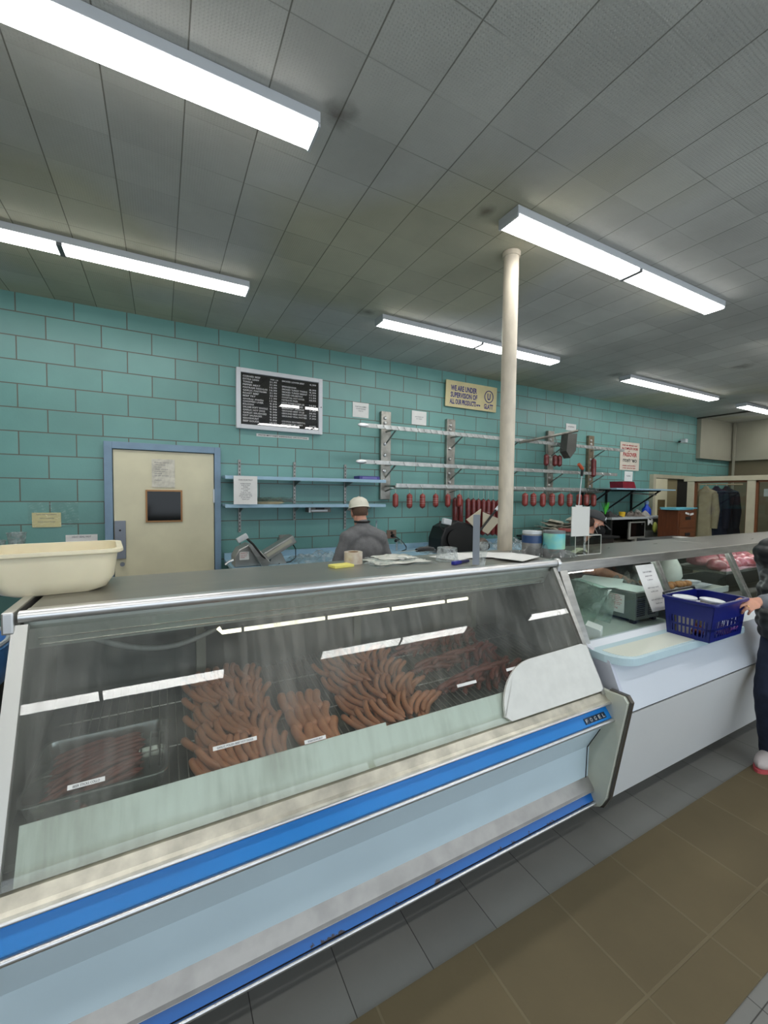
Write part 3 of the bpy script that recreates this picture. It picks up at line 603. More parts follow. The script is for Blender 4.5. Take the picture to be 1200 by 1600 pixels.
L2 = [('SMOKED LOWER BEEF', '4.99'), ('', ''), ('SPRINGSHANK', '8.99'), ('SMOKED TURKEY THIGHS', '9.99'), ('SMOKED TURKEY BREAST', '17.99'), ('SMOKED DRUMSTICK', '11.99'), ('COCKTAIL HOT DOGS', '10.99'), ('NITRATE FREE', ''), ('HOT DOGS 2 PER LB', '14.99'), ('ITALIAN SAUSAGES', '7.99'),
      ('BREAKFAST SAUSAGE', '7.99'), ('GROUND BEEF 10 LB', '39.90'), ('GROUND BEEF PATTIES', '7.99'), ('GROUND VEAL PATTIES', '7.99'), ('', ''), ('COUPON SENTIMENTAL', ''), ('DELIVERY BY APPT', 'CLOSED')]
rowsT = []
for i, (a, b_) in enumerate(L1):
    z = bz1-.085-i*.0295
    if a: rowsT.append((a, .775, z, .018, min(.26, .0165*len(a))))
    if b_: rowsT.append((b_, 1.055, z, .018, .08))
for i, (a, b_) in enumerate(L2):
    z = bz1-.085-i*.0295
    if a: rowsT.append((a, 1.19, z, .017, min(.29, .015*len(a))))
    if b_: rowsT.append((b_, 1.505, z, .017, .08))
rowsT.append(('PER LB', 1.065, bz1-.085, .013, .085))
build('lettering', text_mesh(rowsT, T(0, 4.6435, 0), bold=.02), mat('white letters', S(240, 240, 240), .6), lb)
o = thing('paper_strip', 'long narrow white text strip on the wall under the letter board', 'sign', (1.2, YW, 2.34))
build('strip', MB().box(.92, 1.51, 4.674, 4.678, 2.345, 2.375, T(0, 0, 0)), paper, o)
build('lettering', text_mesh([('PRICES MAY VARY DEPENDING ON CUTTING', .94, 2.352, .015, .55)], T(0, 4.6725, 0)), ink, o)

def wallpaper(name, x0, x1, z0, z1, label, lines, m=paper, im=inkgrey, tilt=0, y=4.678, cat='notice', h=.012, group=None):
    o = thing(name, label, cat, ((x0+x1)/2, YW, z0), group=group)
    w_, hh = x1-x0, z1-z0
    build('sheet', MB().sheet(None, 6, 8, lambda a, b: (x0+a*w_, y-.003-.004*abs(math.sin(3*a+2*b)), z0+b*hh)), m, o, smooth=True)
    if lines:
        n = len(lines); rws = []
        for i, (s, f_) in enumerate(lines):
            if s: rws.append((s, (x0+x1)/2-w_*f_/2, z1-hh*.16-i*(hh*.74/max(1, n)), h, w_*f_))
        build('lettering', text_mesh(rws, T(0, y-.0085, 0)), im, o)
    return o
wallpaper('notice', 2.06, 2.275, 2.665, 2.845, 'white notice taped on the wall just right of the letter board', [('', 0), ('PLEASE TAKE A NUMBER', .7), ('AND WAIT TO BE SERVED', .6), ('THANK YOU', .3), ('', 0)])
wallpaper('notice', 2.905, 3.135, 2.65, 2.83, 'white notice on the wall left of the yellow supervision sign', [('', 0), ('', 0), ('CASH OR DEBIT ONLY', .6), ('NO CREDIT', .4), ('', 0)])
wallpaper('notice', 5.90, 6.15, 2.82, 2.93, 'small white notice on the wall just above the hanging scale arm', [('', 0), ('NO REFUNDS', .6)], h=.02)
wallpaper('notice', 7.53, 7.78, 2.02, 2.20, 'small white paper taped directly under the red lettered poster', [('', 0), ('Kosher', .5)], h=.03)
o = wallpaper('instruction_sheet', .635, .865, 1.61, 1.895, 'white text sheet taped over the front of the two blue wall shelves', [('STORE HOURS POLICY', .6), ('', 0)]+[(s, f_) for s, f_ in (('monday to thursday', .45), ('8 am to 5 pm', .35), ('friday', .2), ('8 am to 2 pm', .35), ('sunday', .2), ('9 am to 1 pm', .4), ('closed saturday', .5), ('please order early', .55), ('for the holidays', .4), ('thank you', .3))], y=4.36)
wallpaper('yellow_notice', -1.005, -.80, 1.40, 1.53, 'small cream card under crinkled clear film on the wall at far left', [('PLEASE CHECK ALL WEIGHTS', .7), ('before wrapping', .5), ('initial every ticket', .6)], m=mat('cream card', S(222, 210, 160), .7), h=.009)
fl = thing('plastic_film', 'crinkled clear film taped on the teal wall above the cream card', 'plastic film', (-.9, 4.67, 1.37))
build('film', MB().sheet(None, 24, 16, lambda a, b: (-1.03+a*.36, 4.664-.012*abs(math.sin(17*a+5*b)*math.cos(13*b-6*a)), 1.40+b*.22)), glass_mat('film', (.95, .97, .96, 1), fog=.10, fogcol=(.8, .85, .85, 1), rough=.08, fscale=9), fl, smooth=True)
wallpaper('notice', -.77, -.53, 1.16, 1.325, 'white card on the wall behind the rim of the cream tub', [('HEAT SEAL HOT', .6)], h=.015)
# supervision sign
sg = thing('supervision_sign', 'yellowed board with hand painted blue words about supervision, high on the wall', 'sign', (3.88, YW, 2.94))
Ms = T(3.42, 4.655, 2.94) @ RX(math.radians(2.5))
build('board', MB().box(0, .915, -.012, .0, 0, .355, Ms, bev=.003), mat('yellowed board', S(208, 196, 150), .5, var=.06, vscale=6), sg)
build('lettering', text_mesh([('WE ARE UNDER', .08, .225, .070, .46), ('SUPERVISION OF', .08, .135, .068, .47), ('ALL OUR PRODUCTS', .07, .045, .066, .46), ('are', .54, .055, .035, .07), ('GLATT', .68, .035, .068, .17), ('U', .735, .165, .09, .06)], Ms @ T(0, -.0135, 0), bold=.035), mat('blue sign paint', S(40, 42, 120), .6), sg)
rg = MB(); n = 32
rg.tube([(.765+.078*math.cos(2*PI*i/n), -.013, .208+.082*math.sin(2*PI*i/n)) for i in range(n+1)], .0065, 6, cap=False, M=Ms)
build('circle_mark', rg, mat('blue sign paint', S(40, 42, 120)), sg)
# passover poster
pp = thing('poster', 'tall off white poster with red and black lettering near the right end of the wall', 'poster', (7.66, YW, 2.22))
build('sheet', MB().box(7.37, 7.96, 4.668, 4.672, 2.22, 2.735), mat('poster paper', S(214, 205, 190), .7, var=.04), pp)
red = mat('red poster ink', S(176, 36, 44), .7)
build('lettering', text_mesh([('Ask us about our', 7.42, 2.665, .03, .47), ('for COMPLETE ORDER', 7.42, 2.60, .04, .49), ('of', 7.60, 2.562, .02, .06), ('PASSOVER', 7.46, 2.475, .07, .42), ('meats and poultry', 7.45, 2.295, .024, .40), ('order early for best', 7.45, 2.252, .022, .40)], T(0, 4.666, 0), bold=.03), red, pp)
build('lettering', text_mesh([('\u05d7\u05e1\u05e4\u05dc \u05e8\u05e9\u05db', 7.46, 2.375, .055, .42)], T(0, 4.666, 0), bold=.03), ink, pp)
build('pin', MB().ell((7.94, 4.664, 2.715), (.01, .006, .01)), paper, pp)
cm = thing('security_camera', 'tiny white camera mounted on the teal wall near the far corner', 'camera', (9.36, YW, 2.85))
build('body', MB().cb(9.36, 4.60, 2.875, .09, .10, .075, bev=.012), white_en, cm)
build('mount', MB().tube([(9.30, 4.675, 2.86), (9.34, 4.62, 2.87)], .014, 8), black, cm)
o = thing('wall_bracket', 'small rusty fixing on the wall right of the yellow sign', 'bracket', (4.62, YW, 2.98)); build('plate', MB().box(4.58, 4.66, 4.665, 4.678, 2.98, 3.09, bev=.004), mat('rusty plate', S(140, 130, 84), .6, .3, var=.2), o); build('hook', MB().tube([(4.62, 4.668, 3.06), (4.62, 4.64, 3.05), (4.62, 4.64, 3.02)], .006, 6), dark, o)

# blue wall shelves on slotted standards
shp = mat('blue shelf paint', S(152, 186, 206), .4, var=.04)
for k, x in enumerate((.74, 1.34, 1.965)):
    o = thing('shelf_standard', ['slotted metal strip on the wall, the one nearest the cream door', 'slotted metal strip on the wall, middle one behind the blue shelves', 'slotted metal strip on the wall behind the white capped worker'][k], 'shelf standard', (x, YW, 1.3), group='slotted shelf strips')
    zb = 1.30 if k != 1 else 1.42
    build('strip', MB().box(x-.014, x+.014, 4.662, 4.678, zb, 2.08, bev=.002), steel2, o)
    sl_ = MB()
    for i in range(int((2.06-zb)/.04)): sl_.box(x-.004, x+.004, 4.6605, 4.662, zb+.015+i*.04, zb+.035+i*.04)
    build('slots', sl_, black, o)
for k, (z, lbl) in enumerate(((1.875, 'upper pale blue wall shelf above the white capped worker'), (1.585, 'lower pale blue wall shelf above the white capped worker'))):
    o = thing('wall_shelf', lbl, 'shelf', (1.5, YW, z), group='blue wall shelves')
    build('board', MB().box(.56, 2.38, 4.40, 4.655, z, z+.022, bev=.003).box(.56, 2.38, 4.39, 4.402, z-.012, z+.024, bev=.003), shp, o)
    for x in (.74, 1.34, 1.965): build('bracket', MB().prism([(4.66, z), (4.44, z), (4.44, z-.015), (4.66, z-.07)], x-.004, x+.004), steel2, o)
o = thing('box', 'flat purple blue carton on the upper blue shelf, right end', 'box', (2.18, 4.5, 1.897)); build('carton', MB().box(2.05, 2.32, 4.44, 4.60, 1.8985, 1.94, bev=.003), mat('purple carton', S(72, 70, 140), .5), o); build('label', MB().box(2.09, 2.28, 4.4375, 4.44, 1.907, 1.930), mat('carton label', S(110, 110, 170), .5), o)
o = thing('paper_stack', 'loose pile of crumpled papers and film on the lower blue shelf', 'papers', (1.0, 4.5, 1.607))
st = MB()
for i in range(5): st.cb(1.0+random.uniform(-.03, .03), 4.5, 1.612+i*.005, .28, .2, .003, rot=(0, 0, random.uniform(-.2, .2)))
build('sheets', st, mat('dull papers', S(190, 182, 150), .8, var=.2), o)
build('film', MB().sheet(None, 20, 12, lambda a, b: (.86+a*.42, 4.42+b*.18, 1.636+.05*abs(math.sin(9*a+4*b)*math.cos(7*b)))), glass_mat('film2', (.85, .87, .85, 1), fog=.35, fogcol=(.45, .47, .45, 1), rough=.15, fscale=12), o, smooth=True)
o = thing('under_shelf_radio', 'small white rimmed device hung beneath the lower blue shelf', 'radio', (1.56, 4.5, 1.5)); build('body', MB().box(1.44, 1.70, 4.45, 4.58, 1.515, 1.573, bev=.006), mat('grey device', S(120, 118, 112), .5), o); build('front', MB().box(1.47, 1.66, 4.444, 4.452, 1.525, 1.545, bev=.002).box(1.44, 1.46, 4.444, 4.452, 1.515, 1.57), white_en, o); build('display', MB().box(1.52, 1.62, 4.442, 4.450, 1.548, 1.568), black, o)

# ---------------------------------------------------------------- hanging rail rack
rk = thing('rail_rack', 'steel wall rack of five uprights and three long hanging rails', 'rack', (4.5, YW, 1.6))
agedst = mat('aged rack steel', S(158, 156, 148), .35, .8, var=.22, vscale=10)
ups = (2.50, 3.515, 4.525, 5.50, 6.50)
for i, x in enumerate(ups):
    o = build('upright', MB().box(x-.07, x+.07, 4.625, 4.678, 1.66, 2.765, bev=.006), agedst if i < 4 else mat('rusty rack steel', S(138, 124, 104), .5, .6, var=.25, vscale=14), rk)
    for z in (2.68, 2.62, 2.36, 2.22, 2.02, 1.90): build('bolt', MB().lathe([(.022, 0), (.022, .01), (.012, .02)], 10, T(x-.02, 4.625, z) @ RX(PI/2)), chrome, o)
RZs = (2.52, 2.10, 1.835); RY_ = 4.36
for i, (z, a, b_) in enumerate(((RZs[0], 2.02, 7.0), (RZs[1], 2.00, 6.82), (RZs[2], 2.44, 6.45))):
    o = build('rail', MB().box(a+.06, b_, RY_-.006, RY_+.006, z-.024, z+.024, bev=.002), mat('bright rail', S(190, 192, 190), .42, .8, var=.15, vscale=14), rk)
    if i < 2: build('rail_nose', MB().ell((a+.04, RY_, z), (.075, .012, .026)), chrome, rk, smooth=True)
    hk = MB(); nn = int((b_-a-.2)/(.095 if i == 0 else .2)); st_ = .095 if i == 0 else .2
    for k in range(nn):
        x = a+.2+k*st_; hk.tube([(x, RY_-.008, z+.015), (x+.004, RY_-.022, z+.004), (x+.012, RY_-.026, z-.014), (x+.022, RY_-.012, z-.02)], .0045, 5)
    build('hooks', hk, chrome, o)
    for x in ups:
        build('bracket', MB().tube([(x, 4.63, z-.16 if i < 2 else z-.07), (x+.0, RY_+.02, z-.02)], .010, 8).box(x-.012, x+.012, RY_, 4.63, z-.016, z+.0), agedst if i else steel2, rk)
build('rail', MB().tube([(2.44, RY_+.02, 1.80), (6.45, RY_+.02, 1.80)], .008, 8), chrome, rk, smooth=True)

# salamis hanging from the rack
sal = mat('salami casing', S(152, 66, 58), .35, col2=S(128, 50, 46), vscale=16, coat=.3)
sald = mat('dark salami casing', S(120, 46, 44), .3, col2=S(96, 34, 34), vscale=20, coat=.3)
strm = mat('white string', S(220, 216, 205), .8)
def salami(x, ztop, L, rad, zrail, y, m, label, group, rings=True, seed=0):
    o = thing('salami', label, 'salami', (x, y, ztop-L), group=group)
    pr = [(.004, L+.012), (.008, L)]
    for i in range(9):
        a = PI/2*i/8; pr.append((.008+(rad-.008)*math.sin(a), L-rad*.9*(1-math.cos(a))))
    for i in range(9):
        a = PI/2*i/8; pr.append((.005+(rad-.005)*math.cos(a), rad*.9*(1-math.sin(a))))
    pr.append((.004, -.008))
    build('casing', MB().lathe(pr, 16), m, o, smooth=True, local=True)
    sb = MB().tube([(0, 0, L+.008), (0, 0, zrail-(ztop-L))], .0018, 5)
    if rings:
        for zz in (.35, .5, .65): sb.lathe([(rad*1.01, L*zz-.001), (rad*1.03, L*zz), (rad*1.01, L*zz+.001)], 14, close=False)
    build('string', sb, strm, o, local=True); return o
g1 = 'short salamis on the lowest rail'
for i, x in enumerate((2.49, 2.69, 2.88, 3.08, 3.27, 3.46)):
    salami(x, 1.735, .165+.012*(i in (1, 2)), .036, 1.83, 4.353, sal, 'short red salami hanging by a string from the left part of the lowest rail', g1, rings=i in (1, 2, 3))
for i, x in enumerate((4.66, 4.83, 5.03, 5.23, 5.43, 5.63, 5.85, 6.03, 6.21)):
    salami(x, 1.765, .19+.012*(i % 3 == 2), .043, 1.83, 4.353, sal, 'short red salami hanging from the lowest rail, right of the cream pole', 'short salamis right of the pole', rings=i % 2 == 1)
for i, x in enumerate((3.44, 3.53, 3.66, 3.75, 3.84, 3.93, 4.02, 4.11, 4.20)):
    salami(x+.02, 1.69-.004*i, .50, .036, 1.80, 4.44, sald, 'long dark salami in the tight row hanging behind the black slicer', 'long salamis in a tight row', rings=i in (4, 6))
for x in (5.08, 5.27, 5.37): salami(x, 2.35, .17, .038, 2.52, 4.353, sald, 'short dark salami hanging from the top rail under the tilted arm', 'short salamis on the top rail', rings=False)
o = salami(6.18, 2.34, .30, .042, 2.52, 4.353, sald, 'single long dark salami on the top rail right of the last upright', None, rings=False)
# hanging scale arm with grey box
o = thing('hanging_scale', 'grey box hung from a slanting steel arm above the right rails', 'scale', (5.2, 4.2, 2.3))
build('arm', MB().tube([(4.45, 4.28, 2.475), (5.66, 4.28, 2.735)], .022, 6), agedst, o)
build('box', MB().prism([(5.33, 2.40), (5.36, 2.66), (5.56, 2.68), (5.54, 2.42), (5.42, 2.30)], 4.20, 4.32, 'Y'), mat('grey scale box', S(96, 96, 92), .5, .4, var=.1), o)
build('hanger', MB().tube([(5.46, 4.28, 2.66), (5.46, 4.28, 2.71)], .008, 6).tube([(5.16, 4.28, 2.63), (5.22, 4.28, 2.50), (5.34, 4.28, 2.44)], .006, 6), steel2, o)
o = thing('hook_pole', 'thin white reaching pole with an orange topped grip leaning at the rack', 'pole', (5.7, 4.2, 1.5))
build('pole', MB().tube([(5.62, 4.22, 1.133), (5.72, 4.22, 2.06)], .008, 8), white_en, o)
build('grip', MB().tube([(5.72, 4.22, 2.04), (5.73, 4.22, 2.16)], .02, 10), black, o)
build('grip_top', MB().tube([(5.73, 4.22, 2.15), (5.64, 4.22, 2.22)], .026, 10), mat('orange rubber', S(205, 96, 60), .5), o)

# ---------------------------------------------------------------- back worktop and machines
wt = thing('worktop', 'long pale blue worktop along the teal wall behind the counter', 'worktop', (2.5, 4.3, 0))
build('top', MB().box(.58, 4.7, 3.98, 4.66, .985, 1.02, bev=.006), shp, wt); build('upstand', MB().box(.58, 4.7, 4.64, 4.668, 1.02, 1.085, bev=.003), shp, wt)
build('body', MB().box(.62, 4.66, 4.05, 4.64, .001, .985), mat('worktop body', S(120, 140, 146), .5), wt)
o = thing('side_table', 'dark table standing against the wall at far left', 'table', (-1.4, 4.3, 0)); build('top', MB().box(-2.4, -.62, 4.0, 4.64, 1.20, 1.235, bev=.004), dark, o)
for x in (-2.35, -.70):
    for y in (4.05, 4.60): build('leg', MB().box(x-.02, x+.02, y-.02, y+.02, .001, 1.20), dark, o)
def cup(x, y, z, label, h=.14, rt=.055, rb=.042):
    o = thing('plastic_cup', label, 'cup', (x, y, z)); build('wall', MB().lathe([(rb, 0), (rt, h), (rt+.004, h+.002), (rt-.003, h), (rb-.003, .003), (0, .003)], 24), clearp, o, smooth=True, local=True)
    build('rim', MB().lathe([(rt, h-.004), (rt+.005, h), (rt, h+.004), (rt-.003, h)], 24, close=False), clearp, o, smooth=True, local=True)
cup(-1.035, 4.35, 1.237, 'tall clear plastic cup on the dark table at far left', .145, .062, .046)
cup(-1.155, 4.30, 1.237, 'shorter clear plastic tub at the left edge of the picture', .09, .065, .055)
# slicer 1
alu = mat('cast aluminium', S(176, 176, 172), .32, .7, var=.08)
s1 = thing('meat_slicer', 'silver meat slicer with a raised chute, left on the worktop near the door', 'meat slicer', (.85, 4.2, 1.021))
build('body', MB().prism([(.60, 1.022), (.60, 1.12), (.64, 1.19), (.73, 1.235), (.79, 1.22), (.90, 1.022)], 4.08, 4.30, 'Y'), alu, s1, bevel=.012)
build('blade_guard', MB().prism([(.72, 1.225), (.77, 1.24), (.93, 1.05), (.90, 1.022), (.84, 1.022)], 4.03, 4.08, 'Y'), steel, s1, bevel=.004)
build('chute', MB().cb(0, 0, 0, .34, .17, .085, T(1.03, 4.16, 1.185) @ RY(-.52), bev=.008), alu, s1)
build('chute_slot', MB().cb(0, 0, 0, .28, .004, .035, T(1.02, 4.072, 1.185) @ RY(-.52)), mat('pale slot', S(176, 176, 160), .4), s1)
build('chute_base', MB().prism([(.93, 1.022), (.96, 1.13), (1.05, 1.13), (1.10, 1.022)], 4.10, 4.26, 'Y'), alu, s1)
build('handle', MB().tube([(.70, 4.04, 1.30), (.76, 4.03, 1.24), (.84, 4.03, 1.13), (.92, 4.05, 1.05)], .010, 8), dark, s1)
build('grip', MB().cb(0, 0, 0, .105, .05, .05, T(.665, 4.05, 1.30) @ RY(-.5), bev=.008), white_en, s1)
build('knob', MB().tube([(.595, 4.1, 1.09), (.55, 4.1, 1.075), (.52, 4.1, 1.05)], .012, 8), chrome, s1)
build('label_plate', MB().box(.645, .73, 4.074, 4.08, 1.09, 1.165), paper, s1); build('lettering', text_mesh([('SAFETY', .652, 1.15, .009, .07), ('keep hands', .652, 1.135, .007, .06), ('away from', .652, 1.122, .007, .055), ('blade', .652, 1.109, .007, .04)], T(0, 4.0725, 0)), mat('red poster ink', S(176, 36, 44)), s1)
build('cord', MB().tube([(1.17, 4.2, 1.24), (1.22, 4.2, 1.15), (1.22, 4.2, 1.06), (1.15, 4.15, 1.03), (1.02, 4.1, 1.027)], .005, 8), black, s1, smooth=True)
for k, (x, z) in enumerate(((1.235, 1.20), (2.62, 1.21))):
    o = thing('wall_socket', ['steel socket plate on the wall behind the silver slicer', 'socket plate on the wall right of the white capped worker'][k], 'socket', (x, YW, z-.05))
    build('plate', MB().box(x-.07, x+.07, 4.668, 4.678, z-.055, z+.055, bev=.003), agedst if k == 0 else mat('brown plate', S(128, 104, 90), .5), o)
    for dz in (-.022, .022): build('outlet', MB().lathe([(.017, 0), (.017, .004)], 12, T(x, 4.668, z+dz) @ RX(PI/2)), black, o)
o = thing('cord', 'black cord curling down from the socket onto the worktop', 'cord', (2.7, 4.6, 1.03)); build('cable', MB().tube([(2.63, 4.665, 1.19), (2.68, 4.63, 1.17), (2.76, 4.6, 1.10), (2.79, 4.58, 1.05), (2.74, 4.5, 1.028), (2.62, 4.4, 1.028)], .006, 8), black, o, smooth=True); build('plug', MB().cb(2.63, 4.65, 1.195, .03, .03, .04, bev=.004), black, o)
o = thing('tap', 'small chrome tap with black knob on the worktop right of the worker', 'tap', (2.62, 4.4, 1.021)); build('spout', MB().tube([(2.60, 4.5, 1.022), (2.60, 4.5, 1.13), (2.60, 4.42, 1.15), (2.60, 4.36, 1.12)], .013, 10), chrome, o, smooth=True); build('knob', MB().lathe([(.03, 0), (.032, .02), (.02, .035)], 12, T(2.60, 4.5, 1.13)), black, o)
o = thing('tall_pipe', 'thin steel pipe standing up from the worktop beside the worker', 'pipe', (2.36, 4.6, 1.021)); build('pipe', MB().tube([(2.36, 4.6, 1.022), (2.36, 4.6, 1.36), (2.34, 4.56, 1.40)], .010, 8), chrome, o, smooth=True); build('flange', MB().lathe([(.03, 0), (.03, .008)], 12, T(2.36, 4.6, 1.021)), chrome, o)
def crumpled(name, label, cat, x0, x1, y0, y1, z, h, m, seed, nx=30, ny=18):
    rnd = random.Random(seed); p_ = [rnd.uniform(0, 6) for _ in range(6)]
    def fn(a, b):
        e = (math.sin(PI*a)*math.sin(PI*b))**.35 if 0 < a < 1 and 0 < b < 1 else 0
        return (x0+a*(x1-x0)+.01*math.sin(20*b+p_[0]), y0+b*(y1-y0)+.01*math.sin(15*a+p_[1]), z+.002+h*e*(.45+.3*math.sin(11*a+p_[2]+4*b)+.25*math.sin(17*b-6*a+p_[3])))
    o = thing(name, label, cat, ((x0+x1)/2, (y0+y1)/2, z)); build('sheet', MB().sheet(None, nx, ny, fn), m, o, smooth=True); return o
filmm = glass_mat('bag plastic', (.9, .93, .93, 1), fog=.55, fogcol=(.75, .78, .78, 1), rough=.12, fscale=14)
crumpled('plastic_bags', 'crumpled clear bags heaped on the worktop behind the silver slicer', 'plastic bags', 1.2, 1.75, 4.0, 4.45, 1.021, .10, filmm, 5)
# slicer 2 (black)
s2 = thing('meat_slicer', 'black and dark meat slicer under the row of long salamis', 'meat slicer', (3.35, 4.1, 1.021))
build('body', MB().prism([(3.06, 1.022), (3.06, 1.20), (3.12, 1.34), (3.30, 1.42), (3.55, 1.36), (3.62, 1.20), (3.62, 1.022)], 4.0, 4.28, 'Y'), black, s2, bevel=.02)
build('blade', MB().lathe([(.11, 0), (.11, .01), (.0, .014)], 28, T(3.25, 3.985, 1.20) @ RX(PI/2)), dark, s2, smooth=True)
build('grip', MB().cb(0, 0, 0, .12, .05, .07, T(3.12, 3.98, 1.41) @ RY(.2), bev=.012), white_en, s2)
build('handle', MB().tube([(3.02, 3.97, 1.42), (3.00, 3.97, 1.36), (3.08, 3.98, 1.30)], .010, 8), dark, s2)
build('tray', MB().prism([(3.41, 1.43), (3.64, 1.56), (3.60, 1.28)], 3.97, 3.978, 'Y').prism([(3.67, 1.52), (3.97, 1.42), (3.76, 1.24), (3.67, 1.28)], 3.97, 3.978, 'Y'), mat('scale paper tray', S(198, 190, 168), .5), s2)
build('arm', MB().tube([(3.60, 3.95, 1.28), (3.98, 3.95, 1.66)], .014, 8), dark, s2); build('arm_tip', MB().tube([(3.86, 3.95, 1.54), (4.02, 3.95, 1.69)], .019, 8), white_en, s2)
build('motor', MB().lathe([(.085, 0), (.09, .06), (.07, .10)], 20, T(3.66, 4.02, 1.11) @ RX(PI/2)), mat('dull motor', S(120, 108, 100), .4, .3), s2, smooth=True); build('cap', MB().lathe([(.05, 0), (.05, .03)], 16, T(3.68, 3.93, 1.10) @ RX(PI/2)), black, s2)
s2.location.x -= .14
crumpled('plastic_bags', 'loose clear plastic sheet on the worktop left of the black slicer', 'plastic bags', 2.75, 3.2, 3.99, 4.4, 1.021, .09, filmm, 9)
crumpled('plastic_bags', 'crumpled plastic on the worktop right of the black slicer by the pole', 'plastic bags', 3.85, 4.6, 3.99, 4.4, 1.021, .14, filmm, 12)

# ================================================================ ON THE LEFT CASE TOP
ZT = 1.361
tb = thing('tub', 'deep cream plastic tub standing on the left end of the case top', 'tub', (-.345, 1.945, ZT), rotz=.10)
cr = mat('cream plastic', S(232, 222, 192), .4, var=.04, vscale=6, sss=.05)
lo = [(.115, .125, .03, 0), (.150, .135, .04, .012), (.175, .150, .05, .05), (.188, .160, .05, .145), (.188, .160, .05, .150)]
def RR(a, b, c, z): return rr(0, 0, z, a, b, c)
build('bowl', MB().loft([RR(a, b, c, z) for a, b, c, z in lo]+[RR(.203, .175, .055, .150), RR(.205, .177, .055, .143), RR(.198, .170, .055, .138), RR(.205, .177, .055, .146), RR(.204, .176, .055, .154), RR(.184, .156, .05, .154), RR(.170, .145, .045, .05), RR(.14, .12, .03, .010)], cap0=True, cap1=True), cr, tb, smooth=True, local=True)
o = thing('sticky_notes', 'small yellow sticky note pad on the case top in front of the tape roll', 'note pad', (.79, 1.92, ZT), rotz=.15); build('pad', MB().box(-.055, .055, -.035, .035, 0, .012, bev=.001), mat('yellow paper', S(232, 224, 120), .7), o, local=True)
o = thing('tape_roll', 'wide roll of pale labels standing on the case top behind the yellow pad', 'label roll', (.885, 1.985, ZT)); build('roll', MB().lathe([(.048, 0), (.048, .062), (.028, .062), (.028, 0)], 28, close=False), mat('roll paper', S(206, 198, 184), .5, col2=S(190, 170, 150), vscale=30), o, smooth=True, local=True); build('core', MB().lathe([(.0285, .001), (.0285, .061), (.024, .061), (.024, .001)], 20, close=False), mat('cardboard core', S(150, 118, 84), .8), o, local=True)
bagm = mat('white bag plastic', S(206, 206, 196), .3, var=.05, vscale=12)
for i in range(4):
    crumpled('bag_stack', ['white plastic bag lying flattest, lowest of the bag pile on the case top', 'second white plastic bag of the pile on the case top', 'third white plastic bag of the pile on the case top', 'topmost long white plastic bag of the pile on the case top'][i], 'plastic bag', .93+.03*i, 1.30-.02*i, 1.80+.035*i, 2.06, ZT+.006*i, .014, bagm if i % 2 else filmm, 20+i, 16, 10)
o = thing('knife', 'black handled knife lying on the bag pile on the case top', 'knife', (1.32, 2.01, ZT+.032), rotz=.1); build('handle', MB().tube([(-.03, 0, .012), (.0, 0, .016), (.06, 0, .016), (.10, 0, .012)], [.010, .014, .014, .009], 10), black, o, smooth=True, local=True); build('blade', MB().prism([(-.16, .0), (-.03, -.014), (-.03, .014), (-.12, .014)], .011, .0125, 'Z'), steel, o, local=True)
o = thing('plastic_tub', 'clear round deli tub standing upside down right of the knife', 'tub', (1.40, 1.86, ZT)); build('wall', MB().lathe([(.062, 0), (.055, .072), (0, .072)], 24), clearp, o, smooth=True, local=True); build('rim', MB().lathe([(.062, 0), (.068, .003), (.062, .006)], 24, close=False), clearp, o, local=True)
o = thing('marker', 'blue box cutter lying on the case top before the clear tub', 'box cutter', (1.40, 1.745, ZT), rotz=.28); build('body', MB().box(-.065, .0, -.011, .011, .0, .018, bev=.003), mat('blue plastic', S(40, 44, 140), .35), o, local=True); build('sleeve', MB().box(.0, .075, -.008, .008, .002, .014, bev=.002), mat('dark blue plastic', S(40, 40, 80), .35), o, local=True)
o = thing('sneeze_guard_post', 'upright flat steel post with a clear plastic holder on the case top', 'post', (1.43, 1.655, ZT)); build('post', MB().box(-.004, .004, -.017, .017, 0, .265, RZ(.75)), mat('post steel', S(168, 176, 188), .38, .7), o, local=True); build('foot', MB().box(-.012, .012, -.02, .02, .0, .006, RZ(.75)), steel, o, local=True); build('holder', MB().prism([(.012, .0), (.045, .0), (.075, .12), (.05, .12)], -.02, .02, 'Y', RZ(.1)), clearp, o, local=True)
pap = [(1.53, 1.95, .26, .20, .3), (1.66, 1.93, .28, .2, -.2), (1.78, 1.86, .26, .2, -.5), (1.80, 1.73, .24, .17, .35)]
for i, (x, y, a, b_, rz) in enumerate(pap):
    o = thing('paper_sheet', ['leftmost white wrapping sheet by the steel post', 'curled white sheet in the middle of the case top papers', 'large white sheet nearest the cream pole', 'square white sheet at the front right corner of the case top'][i], 'paper', (x, y, ZT), rotz=rz, group='sheets on the case top')
    build('sheet', MB().sheet(None, 12, 8, lambda p, q, a=a, b_=b_, i=i: ((p-.5)*a, (q-.5)*b_, .002+.003*i+.008*abs(math.sin(4*p+i)*math.sin(3*q)))), paper, o, smooth=True, local=True)

